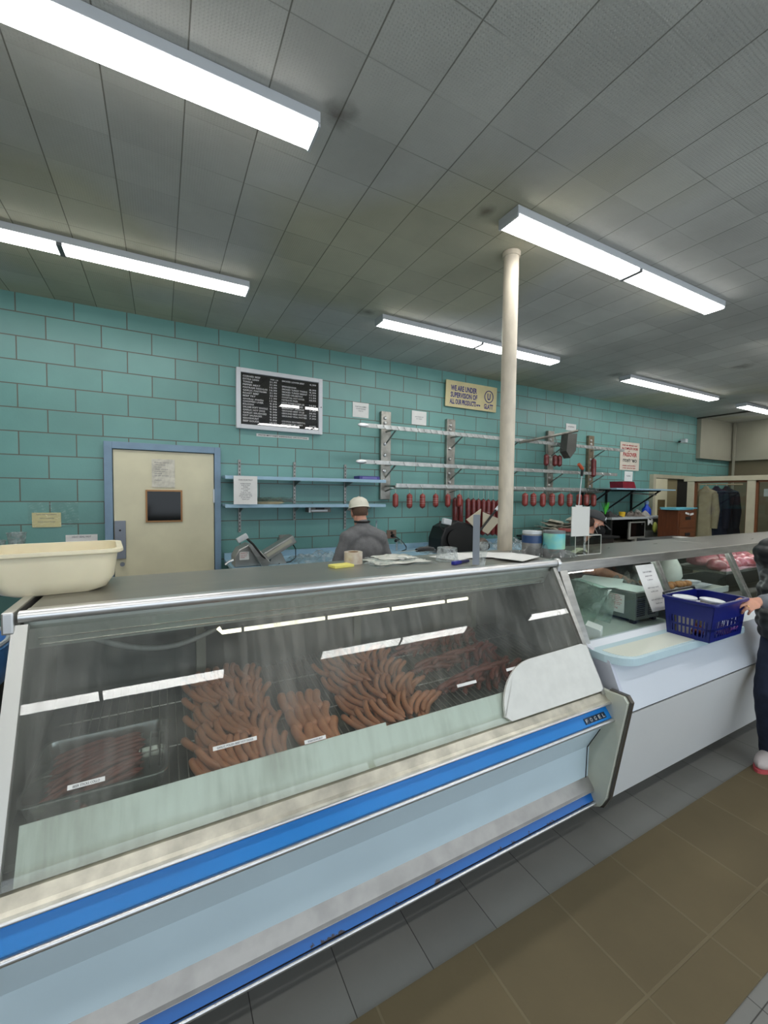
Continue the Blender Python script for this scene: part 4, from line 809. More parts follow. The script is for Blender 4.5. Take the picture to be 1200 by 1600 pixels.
# ON THE SERVICE COUNTER TOP
ZR = 1.346
jb = thing('jar', 'clear jar with dark blue label in a plastic bag by the pole', 'jar', (2.105, 1.90, ZR))
jarm_ = glass_mat('jar plastic', (.75, .78, .78, 1), fog=.4, fogcol=(.5, .5, .48, 1), rough=.1, fscale=20)
build('body', MB().lathe([(.058, 0), (.062, .01), (.062, .13), (.056, .14), (0, .14)], 28), mat('jar grey', S(134, 132, 128), .25, var=.15, vscale=15), jb, smooth=True, local=True); build('lid', MB().lathe([(.060, .138), (.060, .155), (0, .157)], 28), white_en, jb, smooth=True, local=True); build('label', MB().lathe([(.0628, .08), (.0628, .128)], 28, close=False), mat('navy label', S(44, 70, 112), .4), jb, smooth=True, local=True)
j2 = thing('jar', 'tall jar with turquoise label in a plastic bag, right of the other jar', 'jar', (2.19, 1.80, ZR))
build('body', MB().lathe([(.062, 0), (.066, .01), (.066, .15), (0, .15)], 28), mat('jar grey', S(134, 132, 128)), j2, smooth=True, local=True); build('label', MB().lathe([(.0668, .05), (.0668, .146)], 28, close=False), mat('turquoise label', S(84, 190, 205), .35, col2=S(176, 214, 160), vscale=5), j2, smooth=True, local=True); build('lid', MB().lathe([(.067, .148), (.067, .162), (0, .164)], 28), mat('jar lid grey', S(110, 114, 116), .4), j2, smooth=True, local=True)
crumpled('plastic_bag', 'clear bag bunched around the foot of the two jars', 'plastic bag', 1.985, 2.30, 1.69, 1.99, ZR, .085, glass_mat('bag round jars', (.85, .87, .88, 1), fog=.35, fogcol=(.6, .62, .62, 1), rough=.1, fscale=14), 31)
ab = thing('acrylic_box', 'clear acrylic tip box holding folded notes on the counter top', 'box', (2.45, 1.83, ZR))
acr = glass_mat('acrylic', (.9, .92, .9, 1), refl=1.6); edg = mat('bright acrylic edge', S(214, 216, 208), .2)
build('walls', MB().box(-.13, .13, -.085, -.082, 0, .125).box(-.13, .13, .082, .085, 0, .125).box(-.13, -.127, -.082, .082, 0, .125).box(.127, .13, -.082, .082, 0, .125).box(-.13, .13, -.085, .085, .125, .128), acr, ab, local=True)
eb = MB()
for x in (-.13, .0, .128):
    eb.box(x, x+.003, -.087, -.0845, 0, .127)
eb.box(-.13, .13, -.087, -.0845, .124, .128).box(-.13, .13, -.087, -.0845, 0, .005).box(.127, .131, -.085, .085, .124, .128).box(-.13, .13, .083, .087, .124, .128)
build('edges', eb, edg, ab, local=True)
for i in range(3):
    o = thing('banknote', ['leftmost folded note', 'middle folded note', 'rightmost folded note'][i]+' lying inside the clear acrylic tip box', 'banknote', (2.43+.045*i, 1.80+.02*i, ZR+.004), rotz=.4*i, group='notes in the tip box')
    build('note', MB().sheet(None, 8, 2, lambda a, b: ((a-.5)*.12, (b-.5)*.05, .004+.03*math.sin(PI*a)*(.6 if i != 1 else .9))), mat('banknote paper', S(196, 200, 176), .7, col2=S(140, 156, 130), vscale=30), o, local=True)
sb_ = thing('card_sign', 'blank white card sign standing up from the acrylic tip box', 'sign', (2.325, 1.80, ZR+.13))
build('card', MB().box(-.085, .085, -.088, -.083, -.0, .185), mat('white card', S(214, 214, 208), .5), sb_, local=True); build('card_back', MB().box(.13, .20, .05, .055, .0, .19), mat('white card', S(214, 214, 208)), sb_, local=True); build('stem', MB().box(.03, .045, -.095, -.089, -.12, .0), clearp, sb_, local=True)
#PART4
# ================================================================ INSIDE THE SERVICE COUNTER
def onglass2(x, t, off=.006):
    d = Vector((0, g2b[0]-g2t[0], g2b[1]-g2t[1])); o_ = Vector((x, g2t[0], g2t[1]))+d*t; d.normalize(); n_2 = Vector((0, d.z, -d.y)); o_ += n_2*off
    return Matrix(((1, 0, 0, o_.x), (0, -n_2.y, -d.y, o_.y), (0, -n_2.z, -d.z, o_.z), (0, 0, 0, 1)))
for (x, t, wd, hh, lbl) in ((2.725, .80, .20, .30, 'white printed sheet stuck inside the first pane behind the blue basket'), (4.52, .62, .20, .20, 'white printed sheet on the glass pane in front of the pink meat')):
    M_ = onglass2(x, t); o = thing('notice', lbl, 'notice'); o.location = M_.translation
    build('sheet', MB().box(0, wd, -.002, -.001, 0, hh, M_), paper, o)
    build('lettering', text_mesh([(s, wd*.5-wd*f_/2, hh*(.82-.085*i), hh*.032, wd*f_) for i, (s, f_) in enumerate((('DEAR CUSTOMERS', .5), ('please order', .4), ('in advance', .3), ('', .1), ('deli trays and', .6), ('cold cuts', .4), ('', .1), ('cash and debit only', .7), ('thank you', .35))) if s], M_ @ T(0, -.0035, 0)), inkgrey, o)
gbx = thing('steel_box', 'grey steel machine box with side vents standing inside the counter under loose papers', 'machine', (2.82, 1.8, .901))
gst = mat('grey machine steel', S(132, 138, 134), .35, .6, var=.08)
build('body', MB().box(2.69, 2.955, 1.565, 2.05, .925, 1.105, bev=.004), gst, gbx)
vb = MB()
for z in [.95+.0135*i for i in range(10)]: vb.box(2.705, 2.79, 1.562, 1.5655, z, z+.006).box(2.83, 2.91, 1.562, 1.5655, z, z+.006)
build('vents', vb, black, gbx)
ft = MB()
for x in (2.71, 2.93):
    for y in (1.59, 2.02): ft.box(x-.015, x+.015, y-.015, y+.015, .901, .925)
build('feet', ft, dark, gbx)
w_ = build('warning_label', MB().box(2.6865, 2.69, 1.64, 1.76, .955, 1.075), paper, gbx)
build('lettering', text_mesh([(s, 0, .095-.012*i, .008, .09*f_) for i, (s, f_) in enumerate((('WARNING', .8), ('keep hands', .9), ('and clothing', 1), ('away from', .8), ('moving parts', 1), ('unplug unit', .9), ('before', .5), ('cleaning', .7)))], Matrix(((0, 1, 0, 2.6845), (-1, 0, 0, 1.745), (0, 0, 1, .97), (0, 0, 0, 1)))), mat('red poster ink', S(176, 36, 44)), w_)
build('switch', MB().box(2.684, 2.69, 1.83, 1.86, .95, .98), black, gbx)
for i, (x, y, a, b_, rz) in enumerate(((2.80, 1.72, .22, .28, .1), (2.76, 1.84, .26, .30, -.35), (2.84, 1.90, .20, .26, .5))):
    o = thing('paper_sheet', ['front sheet lying on the grey steel box', 'wide sheet sticking out left over the grey steel box', 'rear sheet on the grey steel box'][i]+' inside the counter', 'paper', (x, y, 1.107+.006*i), rotz=rz); build('sheet', MB().sheet(None, 8, 6, lambda p, q, a=a, b_=b_: ((p-.5)*a, (q-.5)*b_, .002+.012*abs(math.sin(3*p)*math.sin(2*q)))), mat('pale green white sheet', S(206, 220, 214), .6), o, local=True, smooth=True)
o = thing('plastic_wrap', 'pale green rolled plastic sheet leaning left of the grey steel box', 'plastic wrap', (2.40, 1.8, .901))
build('sheet', MB().sheet(None, 18, 10, lambda a, b: (2.32+.24*math.sin(a*2.2)+.02*b, 1.62+.30*b, .903+.26*math.sin(PI*min(1, a*1.02)*.98)*(.9+.1*b))), glass_mat('green film', (.8, .9, .86, 1), fog=.6, fogcol=(.66, .78, .74, 1), rough=.1, fscale=6), o, smooth=True)
o = thing('white_card', 'white folded card on the counter deck beside the steel end strip', 'card', (2.22, 1.55, .901), rotz=.5); build('card', MB().prism([(-.06, 0), (.05, 0), (.02, .08), (-.06, .06)], -.06, .05, 'X'), paper, o, local=True)
# trays behind the second pane
tr2 = MB(); tr2.loft([rr(3.46, 1.79, 1.022, .34, .14), rr(3.46, 1.79, 1.045, .36, .155), rr(3.46, 1.79, 1.045, .37, .165), rr(3.46, 1.79, 1.041, .365, .16), rr(3.46, 1.79, 1.026, .34, .14)], cap0=True, cap1=True)
tag(build('serving_tray', tr2, white_en, smooth=True), 'white tray of browned pastries behind the second pane', 'tray')
random.seed(11)
pas = mat('browned pastry', S(176, 122, 66), .5, col2=S(128, 78, 40), vscale=30, bump=.3, bscale=60)
def lump(seed, rx, ry, rz_, amp):
    rnd = random.Random(seed); mb = MB(); mb.ell((0, 0, rz_*.8), (rx, ry, rz_), n=14)
    ph = [rnd.uniform(0, 6) for _ in range(3)]
    for v in mb.b.verts:
        k = 1+amp*(math.sin(v.co.x*60+ph[0])+math.sin(v.co.y*70+ph[1])+math.sin(v.co.z*80+ph[2])); v.co.x *= k; v.co.y *= k; v.co.z = max(0, v.co.z*k)
    return mb
P0 = None
for i in range(14):
    x = 3.22+.055*(i % 9)+random.uniform(-.01, .01); y = 1.74+.09*(i // 9)+random.uniform(-.02, .02); z = 1.028+(.03 if i > 8 else 0)
    if P0 is None: P0 = build('pastry', lump(1, .034, .03, .024, .04), pas, local=True, smooth=True); o = P0
    else: o = P0.copy(); C.objects.link(o)
    o.location = (x, y, z); o.rotation_euler = (0, 0, random.uniform(0, 6)); tag(o, 'small browned pastry on the white tray behind the second pane', 'pastry', 'pastries on the white tray')
for i in range(3):
    o = thing('price_tag', ['left', 'middle', 'right'][i]+' small white price tag along the front of the pastry tray', 'price tag', (3.24+.13*i, 1.625, 1.031)); build('card', MB().box(-.035, .035, 0, .003, 0, .028, RX(-.3)), paper, o, local=True)
crumpled('plastic_bag', 'crumpled clear bag beside the pastries, left behind the second pane', 'plastic bag', 3.06, 3.30, 1.80, 2.04, 1.022, .13, filmm, 44)
o = thing('paper_cone', 'white wrapped bundle standing right behind the pastries', 'package', (3.78, 1.93, 1.022)); build('wrap', MB().lathe([(.075, 0), (.095, .05), (.085, .12), (.045, .20), (.02, .235), (0, .24)], 20), mat('wrapping paper', S(206, 210, 200), .5, var=.05), o, smooth=True, local=True)
o = thing('white_dish', 'small white dish with dip at the right end of the pastry tray', 'dish', (3.72, 1.72, 1.045)); build('bowl', MB().lathe([(.03, 0), (.05, .022), (.047, .022), (.03, .004), (0, .004)], 20), white_en, o, smooth=True, local=True)
# pink meat behind the third pane
pink = mat('pink meat', S(222, 150, 164), .35, col2=S(196, 92, 104), vscale=22, sss=.15, coat=.4)
random.seed(5); P1 = None
for i in range(16):
    x = 4.12+.115*(i % 8)+random.uniform(-.02, .02); y = 1.73+.16*(i // 8)+random.uniform(-.02, .02); z = 1.1215+(i // 8)*.02
    if P1 is None: P1 = build('meat_cut', lump(9, .078, .085, .045, .05), pink, local=True, smooth=True); o = P1
    else: o = P1.copy(); C.objects.link(o)
    o.location = (x, y, z); o.rotation_euler = (0, 0, random.uniform(0, 6)); tag(o, 'pink cut of raw meat heaped behind the third glass pane', 'meat', 'meat cuts behind the third pane')
crumpled('meat_liner', 'pink butcher paper under the meat behind the third pane', 'paper', 4.06, 5.0, 1.645, 1.68, 1.121, .03, mat('butcher paper', S(224, 180, 190), .6), 50, 30, 4)

# ================================================================ SHOPPING BASKET ON THE SHELF
bk = thing('shopping_basket', 'dark blue plastic shopping basket with slotted sides on the pale blue shelf', 'basket', (2.868, 1.26, .9145))
bp = mat('dark blue basket plastic', S(13, 25, 106), .32)
hb, bot, top_ = .222, (.186, .110), (.190, .132)
def bcorner(t): return bot[0]+(top_[0]-bot[0])*t, bot[1]+(top_[1]-bot[1])*t
bb = MB()
def wallstrip(mb, side, u0, u1, t0, t1, th=.003):
    """piece of a sloping side wall; u along the wall -1..1, t height 0..1"""
    P = []
    for (u_, t_) in ((u0, t0), (u1, t0), (u1, t1), (u0, t1)):
        a, b_ = bcorner(t_)
        p = {0: (u_*a, -b_), 1: (u_*a, b_), 2: (-a, u_*b_), 3: (a, u_*b_)}[side]; P.append(Vector((p[0], p[1], t_*hb)))
    n_3 = {0: Vector((0, -1, 0)), 1: Vector((0, 1, 0)), 2: Vector((-1, 0, 0)), 3: Vector((1, 0, 0))}[side]*th
    V = [mb.b.verts.new(p) for p in P]+[mb.b.verts.new(p-n_3) for p in P]
    for q in ((0, 1, 2, 3), (7, 6, 5, 4), (0, 4, 5, 1), (1, 5, 6, 2), (2, 6, 7, 3), (3, 7, 4, 0)): mb.b.faces.new([V[i] for i in q])
for s_i in range(4):
    nslat = 17 if s_i < 2 else 11
    wallstrip(bb, s_i, -1, 1, .0, .10); wallstrip(bb, s_i, -1, 1, .28, .34)
    if s_i < 2: wallstrip(bb, s_i, -1, 1, .52, 1.0)
    else: wallstrip(bb, s_i, -1, 1, .52, 1.0)
    for k in range(nslat+1):
        u_ = -1+2*k/nslat; wallstrip(bb, s_i, max(-1, u_-.028*17/nslat*.8), min(1, u_+.028*17/nslat*.8), .10, .52)
    for us in (-.86, .86): wallstrip(bb, s_i, us-.14, us+.14, .10, .52)
a, b_ = bcorner(0); bb.box(-a, a, -b_, b_, 0, .004)
build('body', bb, bp, bk, local=True)
def RRb(a, b, z, c=.03): return rr(0, 0, z, a, b, c)
build('rim', MB().loft([RRb(.189, .131, hb), RRb(.203, .145, hb), RRb(.205, .147, hb-.006), RRb(.203, .145, hb-.016), RRb(.199, .141, hb-.016), RRb(.199, .141, hb-.004), RRb(.187, .129, hb-.006), RRb(.189, .131, hb)], cap0=False), bp, bk, smooth=True, local=True)
hd = MB()
hd.tube([(-.175, .140, hb), (-.175, .142, hb+.008), (-.15, .144, hb+.012), (.15, .144, hb+.012), (.175, .142, hb+.008), (.175, .140, hb)], .007, 8)
build('handle', hd, black, bk, smooth=True, local=True)
build('lettering', text_mesh([('SHOP', -.05, .05, .016, .09)], RZ(0) @ T(.06, -.128, 0)), mat('faded red print', S(120, 60, 130), .5), bk, local=True)
tubm = mat('soup tub', S(196, 190, 176), .4)
for i, (x, y, rx, ry, lbl) in enumerate(((2.755, 1.315, 0, 0, 'white lidded deli tub upright in the left corner of the basket'), (2.835, 1.225, .06, .05, 'white lidded deli tub tilted at the front of the basket'), (2.97, 1.30, 0, .1, 'white lidded deli tub low at the right side of the basket'))):
    o = thing('deli_tub', lbl, 'tub', (x, y, .922 if i != 2 else .92), group='tubs in the basket'); o.rotation_euler = (rx, ry, 0)
    hh = .205 if i == 0 else .20 if i == 1 else .15
    build('tub', MB().lathe([(.046, 0), (.056, hh), (0, hh)], 28), tubm, o, smooth=True, local=True)
    build('lid', MB().lathe([(.058, hh-.006), (.062, hh), (.062, hh+.006), (.058, hh+.008), (.052, hh+.004), (0, hh+.004)], 28), white_en, o, smooth=True, local=True)
for i in range(2):
    o = thing('meat_pack', ['dark wrapped pack lying flat in the bottom of the basket', 'reddish wrapped pack in the basket against the front slots'][i], 'package', (2.83+.08*i, 1.26-.06*i, .92), rotz=.2*i); build('pack', lump(20+i, .09, .05, .03, .02), mat('wrapped meat', S(110, 60, 52), .25, var=.3, vscale=18), o, smooth=True, local=True)

# ================================================================ FAR RIGHT: SHELVES, DESK, OFFICE
o = thing('work_table', 'dark loaded table behind the counter, right of the cream pole', 'table', (5.4, 4.2, 0)); build('top', MB().box(4.78, 6.15, 3.85, 4.62, 1.10, 1.13, bev=.004), dark, o); build('body', MB().box(4.85, 6.1, 3.92, 4.6, .001, 1.10), mat('dark cabinet body', S(58, 50, 46), .6), o)
rnd = random.Random(8)
for i in range(7):
    o = thing('paper_stack', ['pile of pale papers on the dark table, leftmost', 'tilted cream folder on the dark table', 'stack of white pages behind the cream pole', 'loose printed pages in the middle of the dark table', 'fanned pages leaning behind the white card sign', 'low pile of forms at the right of the dark table', 'curled pages topping the dark table heap'][i], 'papers', (4.95+.15*i, 4.2+.04*(i % 3), 1.131), rotz=rnd.uniform(-.6, .6))
    pb2 = MB()
    for k in range(4+i % 3): pb2.cb(rnd.uniform(-.02, .02), rnd.uniform(-.02, .02), .03+.035*k+.05*(i % 2), .26, .20, .006, rot=(rnd.uniform(-.2, .2), rnd.uniform(-.25, .25), rnd.uniform(-.5, .5)))
    pb2.box(-.11, .11, -.08, .08, 0, .03)
    build('sheets', pb2, mat('dull pages', S(176, 172, 156), .8, var=.15, vscale=9), o, local=True)
o = thing('tray', 'black plastic tray with a red folder on the dark table', 'tray', (5.0, 3.92, 1.131)); build('tray', MB().box(-.24, .24, -.05, .16, 0, .10, bev=.01), black, o, local=True); build('folder', MB().cb(.05, -.01, .12, .30, .12, .03, rot=(.1, .06, .1)), mat('red folder', S(160, 84, 80), .6), o, local=True)
o = thing('black_frame', 'black plastic carrying frame tilted on the dark table', 'frame', (5.30, 3.88, 1.15)); build('frame', MB().tube([(-.12, 0, .14), (.06, 0, .20), (.16, 0, .08), (-.02, 0, .02), (-.12, 0, .14)], .014, 6), black, o, local=True); build('card', MB().cb(.02, .01, .11, .14, .004, .08, rot=(0, .3, 0)), paper, o, local=True)
# upper shelf
us = thing('wall_shelf', 'long pale blue shelf on black brackets under the red lettered poster', 'shelf', (7.1, YW, 1.83))
build('board', MB().box(6.42, 8.14, 4.10, 4.66, 1.845, 1.868, bev=.003), shp, us); build('board_end', MB().box(6.02, 6.42, 4.20, 4.66, 1.845, 1.862, bev=.003), mat('grey green board', S(92, 112, 106), .5), us)
for x in (6.35, 7.0, 7.75): build('bracket', MB().tube([(x, 4.16, 1.84), (x, 4.64, 1.50)], .014, 6).box(x-.015, x+.015, 4.645, 4.67, 1.42, 1.845).box(x-.01, x+.01, 4.15, 4.66, 1.825, 1.845), black, us)
build('under_rail', MB().tube([(7.0, 4.2, 1.79), (7.7, 4.2, 1.77)], .014, 6), steel2, us)
o = thing('box', 'dark red box on the long pale blue shelf below the poster', 'box', (6.95, 4.35, 1.869)); build('body', MB().prism([(6.78, 1.869), (6.76, 1.985), (7.08, 1.985), (7.14, 1.869)], 4.22, 4.45, 'Y'), mat('dark red box', S(120, 12, 34), .5, var=.15), o)
# hutch desk
hu = thing('desk_hutch', 'grey topped desk hutch with dark recess below the long shelf', 'desk', (7.1, 4.3, 0))
build('top', MB().box(6.20, 7.86, 4.02, 4.62, 1.365, 1.40, bev=.003), mat('grey hutch top', S(170, 176, 178), .5), hu)
build('side', MB().box(7.62, 7.84, 4.05, 4.6, .98, 1.365), mat('grey hutch side', S(152, 156, 146), .5), hu); build('side', MB().box(6.22, 6.26, 4.05, 4.6, .98, 1.365), black, hu); build('back', MB().box(6.26, 7.62, 4.55, 4.58, .98, 1.365), black, hu)
build('desk_top', MB().box(6.2, 7.9, 3.75, 4.62, .945, .98, bev=.004), mat('desk grey', S(140, 136, 122), .5), hu); build('pedestal', MB().box(6.25, 7.85, 3.85, 4.58, .001, .945), dark, hu)
o = thing('monitor', 'grey framed flat monitor on the desk behind the capped worker', 'monitor', (6.96, 4.08, .981)); build('frame', MB().box(6.73, 7.17, 4.06, 4.09, 1.03, 1.32, bev=.006), mat('monitor grey', S(150, 150, 144), .4), o); build('screen', MB().box(6.76, 7.14, 4.056, 4.0605, 1.075, 1.30), mat('dark screen', S(12, 13, 14), .1), o); build('stand', MB().box(6.90, 7.0, 4.07, 4.12, .981, 1.04).box(6.84, 7.06, 4.02, 4.18, .981, .99), mat('monitor grey', S(150, 150, 144)), o)
o = thing('computer_box', 'small grey computer case beside the monitor', 'computer', (7.3, 4.15, .981)); build('case', MB().box(7.20, 7.38, 4.05, 4.4, .981, 1.16, bev=.004), mat('case grey', S(84, 86, 84), .5), o)
for i, (x, w_3) in enumerate(((6.45, .35), (6.78, .42))):
    o = thing('paper_stack', ['flat white papers on the desk left of the monitor', 'open white ledger on the desk in front of the monitor'][i], 'papers', (x, 3.86, .981), rotz=.15*i); build('sheets', MB().box(-w_3/2, w_3/2, -.1, .1, 0, .03, bev=.002), paper, o, local=True)
o = thing('spray_bottle', 'bright blue spray bottle standing on the desk hutch', 'bottle', (7.43, 4.2, 1.401)); build('bottle', MB().lathe([(.065, 0), (.07, .02), (.07, .12), (.03, .17), (.025, .20), (0, .20)], 18), mat('blue bottle', S(20, 70, 190), .3), o, smooth=True, local=True); build('cap', MB().lathe([(.03, .20), (.035, .24), (.015, .26), (0, .26)], 12), mat('pale blue cap', S(120, 150, 190), .4), o, smooth=True, local=True)
o = thing('paper_cup', 'small yellow cup on the desk hutch above the cap of the worker', 'cup', (6.66, 4.15, 1.401)); build('cup', MB().lathe([(.04, 0), (.05, .08), (.046, .08), (.036, .004), (0, .004)], 16), mat('yellow cup', S(214, 176, 40), .5), o, smooth=True, local=True)
for i in range(3):
    crumpled('cloth_heap', ['dark crumpled cloth on the left end of the desk hutch', 'brown grey crumpled wrap in the middle of the desk hutch', 'pale crumpled wrap beside the blue spray bottle'][i], 'cloth', (6.22, 6.85, 7.12)[i], (6.52, 7.2, 7.36)[i], 4.05, 4.4, 1.401, (.10, .10, .12)[i], mat(('dark cloth', 'brown wrap', 'pale wrap')[i], (S(36, 36, 36), S(92, 84, 78), S(150, 148, 142))[i], .7), 60+i, 20, 12)
o = thing('potted_plant', 'small bright green plant standing on the left end of the desk hutch', 'plant', (6.18, 4.1, 1.401)); gm = mat('bright leaf', S(70, 178, 60), .5)
lb_ = MB()
for k in range(7):
    a = -1.2+.4*k; lb_.prism([(-.012, 0), (.012, 0), (.018+.12*math.sin(a), .14), (.16*math.sin(a), .24)], -.004+.01*k, .0+.01*k, 'Y')
build('leaves', lb_, gm, o, local=True); build('pot', MB().lathe([(.03, 0), (.04, .05), (0, .05)], 14), black, o, local=True); o.location.z = 1.4005
bow = thing('ribbon', 'white bow with a yellow green ornament hanging under the desk hutch edge', 'ornament', (7.25, 4.0, 1.15)); build('bow', MB().prism([(7.14, 1.37), (7.20, 1.33), (7.27, 1.36), (7.27, 1.26), (7.20, 1.30), (7.15, 1.26)], 4.0, 4.012, 'Y'), paper, bow); build('ornament', MB().ell((7.34, 4.0, 1.22), (.05, .03, .09)), mat('yellow green ornament', S(178, 190, 90), .5), bow, smooth=True); build('string', MB().tube([(7.22, 4.008, 1.366), (7.34, 4.0, 1.29)], .003, 5), strm, bow)
o = thing('printer', 'long dark grey flat machine with a paper on top behind the counter', 'printer', (6.75, 3.45, 0)); build('body', MB().box(6.15, 7.15, 3.25, 3.6, .95, 1.125, bev=.006), mat('machine grey', S(66, 68, 68), .5), o); build('stand', MB().box(6.2, 7.1, 3.3, 3.55, .001, .95), dark, o); build('sheet', MB().box(6.80, 7.0, 3.3, 3.45, 1.1255, 1.130), paper, o)
# brown wooden cabinet
cbn = thing('wooden_cabinet', 'red brown wooden card file cabinet by the office window', 'cabinet', (7.45, 3.72, 0))
wood = mat('red brown wood', S(98, 52, 26), .45, var=.18, vscale=5, stretch=(8, 8, 1))
build('body', MB().box(7.2, 7.72, 3.58, 3.88, .001, 1.525, bev=.006), wood, cbn)
for k in range(4):
    d__ = build('drawer', MB().box(7.24, 7.68, 3.57, 3.58, 1.42-.26*k-.17, 1.42-.26*k+.055, bev=.004), mat('drawer wood', S(106, 58, 30), .4, var=.15, vscale=5, stretch=(1, 1, 8)), cbn)
    build('card_holder', MB().box(7.40, 7.54, 3.562, 3.57, 1.42-.26*k-.05, 1.42-.26*k-.0), dark, d__)
build('cards', MB().cb(7.42, 3.555, 1.47, .10, .012, .03, rot=(0, .2, 0)).cb(7.55, 3.555, 1.46, .09, .012, .03, rot=(0, -.15, 0)), paper, cbn)
for i in range(2):
    o = thing('folder', ['lower', 'upper'][i]+' turquoise folder lying on the wooden cabinet', 'folder', (7.40+.05*i, 3.70, 1.527+.019*i), rotz=.1-.2*i); build('cover', MB().box(-.27, .27, -.13, .13, 0, .018, bev=.004), mat('turquoise folder', S(98, 170, 186), .5), o, local=True)
# office partition
op = bpy.data.objects.new('wall_office', None); C.objects.link(op); op.location = (8.5, 3, 0); op['kind'] = 'structure'
frm = mat('cream partition paint', S(182, 176, 152), .5, var=.05)
build('lower_panel', MB().box(8.5, 8.56, .2, 4.1, .001, 1.02), frm, op)
build('top_rail', MB().box(8.47, 8.58, .2, 4.14, 2.02, 2.10, bev=.004), frm, op)
for y in (4.03, 3.15, 2.25, 1.3, .3): build('post', MB().box(8.48, 8.57, y-.055, y+.055, 1.02, 2.02, bev=.003), frm, op)
d2 = bpy.data.objects.new('door_2', None); C.objects.link(d2); d2.location = (9.0, 4.68, 0); d2['kind'] = 'structure'
build('door_frame', MB().box(8.34, 9.86, 4.60, 4.678, 2.10, 2.17).box(8.34, 8.42, 4.60, 4.678, .001, 2.10).box(9.74, 9.86, 4.60, 4.678, .001, 2.10), frm, d2)
build('door_panel', MB().box(8.43, 8.84, 4.61, 4.65, .001, 2.09), creamdoor, d2)
build('pane', MB().box(8.52, 8.76, 4.60, 4.61, 1.35, 1.68), mat('olive glass', S(96, 84, 56), .2), d2)
build('side_panel', MB().box(8.84, 9.25, 4.64, 4.66, .001, 2.09), mat('olive panel', S(140, 130, 98), .6), d2)
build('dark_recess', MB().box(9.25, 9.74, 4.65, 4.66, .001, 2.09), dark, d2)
wdm = mat('brown window wood', S(110, 68, 40), .5)
for k, (a, b_) in enumerate(((3.205, 3.975), (2.305, 3.095), (1.355, 2.195), (.355, 1.245))):
    wn = bpy.data.objects.new('window_%d' % (k+1), None); C.objects.link(wn); wn.location = (8.53, (a+b_)/2, 1.5); wn['kind'] = 'structure'
    build('window_frame', MB().box(8.50, 8.55, b_-.03, b_, 1.02, 2.02).box(8.50, 8.55, a, a+.012, 1.02, 2.02).box(8.50, 8.55, a, b_, 1.99, 2.02), wdm, wn)
    build('pane', MB().box(8.52, 8.525, a+.012, b_-.03, 1.03, 1.99), clear, wn)
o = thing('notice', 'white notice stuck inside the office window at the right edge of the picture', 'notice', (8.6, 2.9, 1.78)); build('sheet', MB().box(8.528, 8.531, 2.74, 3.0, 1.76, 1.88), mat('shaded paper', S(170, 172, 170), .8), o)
o = thing('hat', 'black hat on a shelf seen through the right office window', 'hat', (8.9, 2.85, 1.42)); build('crown', MB().ell((8.9, 2.82, 1.50), (.10, .10, .10)), black, o, smooth=True); build('brim', MB().ell((8.9, 2.82, 1.455), (.17, .17, .018)), black, o, smooth=True); build('stand', MB().tube([(8.9, 2.82, .001), (8.9, 2.82, 1.46)], .02, 8), dark, o)
cr_ = thing('coat_rail', 'rail holding coats behind the left office window', 'rail', (9.0, 3.8, 1.99)); build('rail', MB().tube([(8.75, 4.05, 1.97), (9.1, 3.5, 1.97)], .012, 8).box(8.70, 8.80, 4.03, 4.07, .001, 2.0), mat('pale wood', S(170, 150, 120), .6), cr_)
for k, (x, y, c_, nm, wdt) in enumerate(((8.80, 3.93, S(176, 160, 132), 'beige coat hanging leftmost behind the office window', .11), (8.88, 3.80, S(24, 28, 48), 'long dark navy coat hanging next to the beige one', .13), (8.97, 3.68, S(20, 22, 32), 'black coat hanging rightmost on the rail', .12))):
    o = thing('coat', nm, 'coat', (x, y, .95))
    lp = []
    for z, a, b_ in ((.92, .13, .19), (1.2, .12, .16), (1.5, .11, .14), (1.72, .11, .17), (1.84, .08, .16), (1.90, .03, .05), (1.94, .02, .03)):
        lp.append([(x+(a*wdt/.12)*math.cos(t)*(1+.15*math.sin(5*t)), y+b_*math.sin(t)*(1+.1*math.sin(7*t))-.06*(1.9-z)*k*.4, z) for t in [2*PI*i/20 for i in range(20)]])
    build('body', MB().loft(lp, cap0=True, cap1=True), mat('coat cloth %d' % k, c_, .85, var=.1), o, smooth=True)
    build('sleeve', MB().tube([(x-.02, y-.15, 1.80), (x-.05, y-.19, 1.5), (x-.04, y-.17, 1.18)], [.05, .06, .05], 10), mat('coat cloth %d' % k, c_), o, smooth=True)
    build('hanger', MB().tube([(x, y, 1.93), (x, y, 1.97)], .006, 6), chrome, o)
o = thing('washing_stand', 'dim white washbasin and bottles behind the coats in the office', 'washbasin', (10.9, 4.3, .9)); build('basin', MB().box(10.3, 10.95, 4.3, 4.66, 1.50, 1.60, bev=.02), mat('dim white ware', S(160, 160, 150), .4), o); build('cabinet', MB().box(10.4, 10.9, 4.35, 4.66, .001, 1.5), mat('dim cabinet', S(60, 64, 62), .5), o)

# bin left of the display case
bn = thing('waste_bin', 'black bin with a blue liner bag at the left edge, beside the display case', 'bin', (-.80, 1.95, 0))
build('body', MB().lathe([(.24, .001), (.30, 1.10), (.285, 1.10), (.23, .02), (0, .02)], 32), black, bn, smooth=True, local=True)
build('liner', MB().lathe([(.27, .98), (.305, 1.06), (.318, 1.12), (.310, 1.17), (.295, 1.18), (.27, 1.10), (.25, .8)], 40, close=False), mat('blue liner', S(96, 158, 228), .3, var=.15, vscale=14, bump=.4, bscale=12), bn, smooth=True, local=True)
build('liner_edge', MB().tube([(.298*math.cos(2*PI*i/40), .298*math.sin(2*PI*i/40), 1.18) for i in range(41)], .008, 6, cap=False), white_en, bn, smooth=True, local=True)

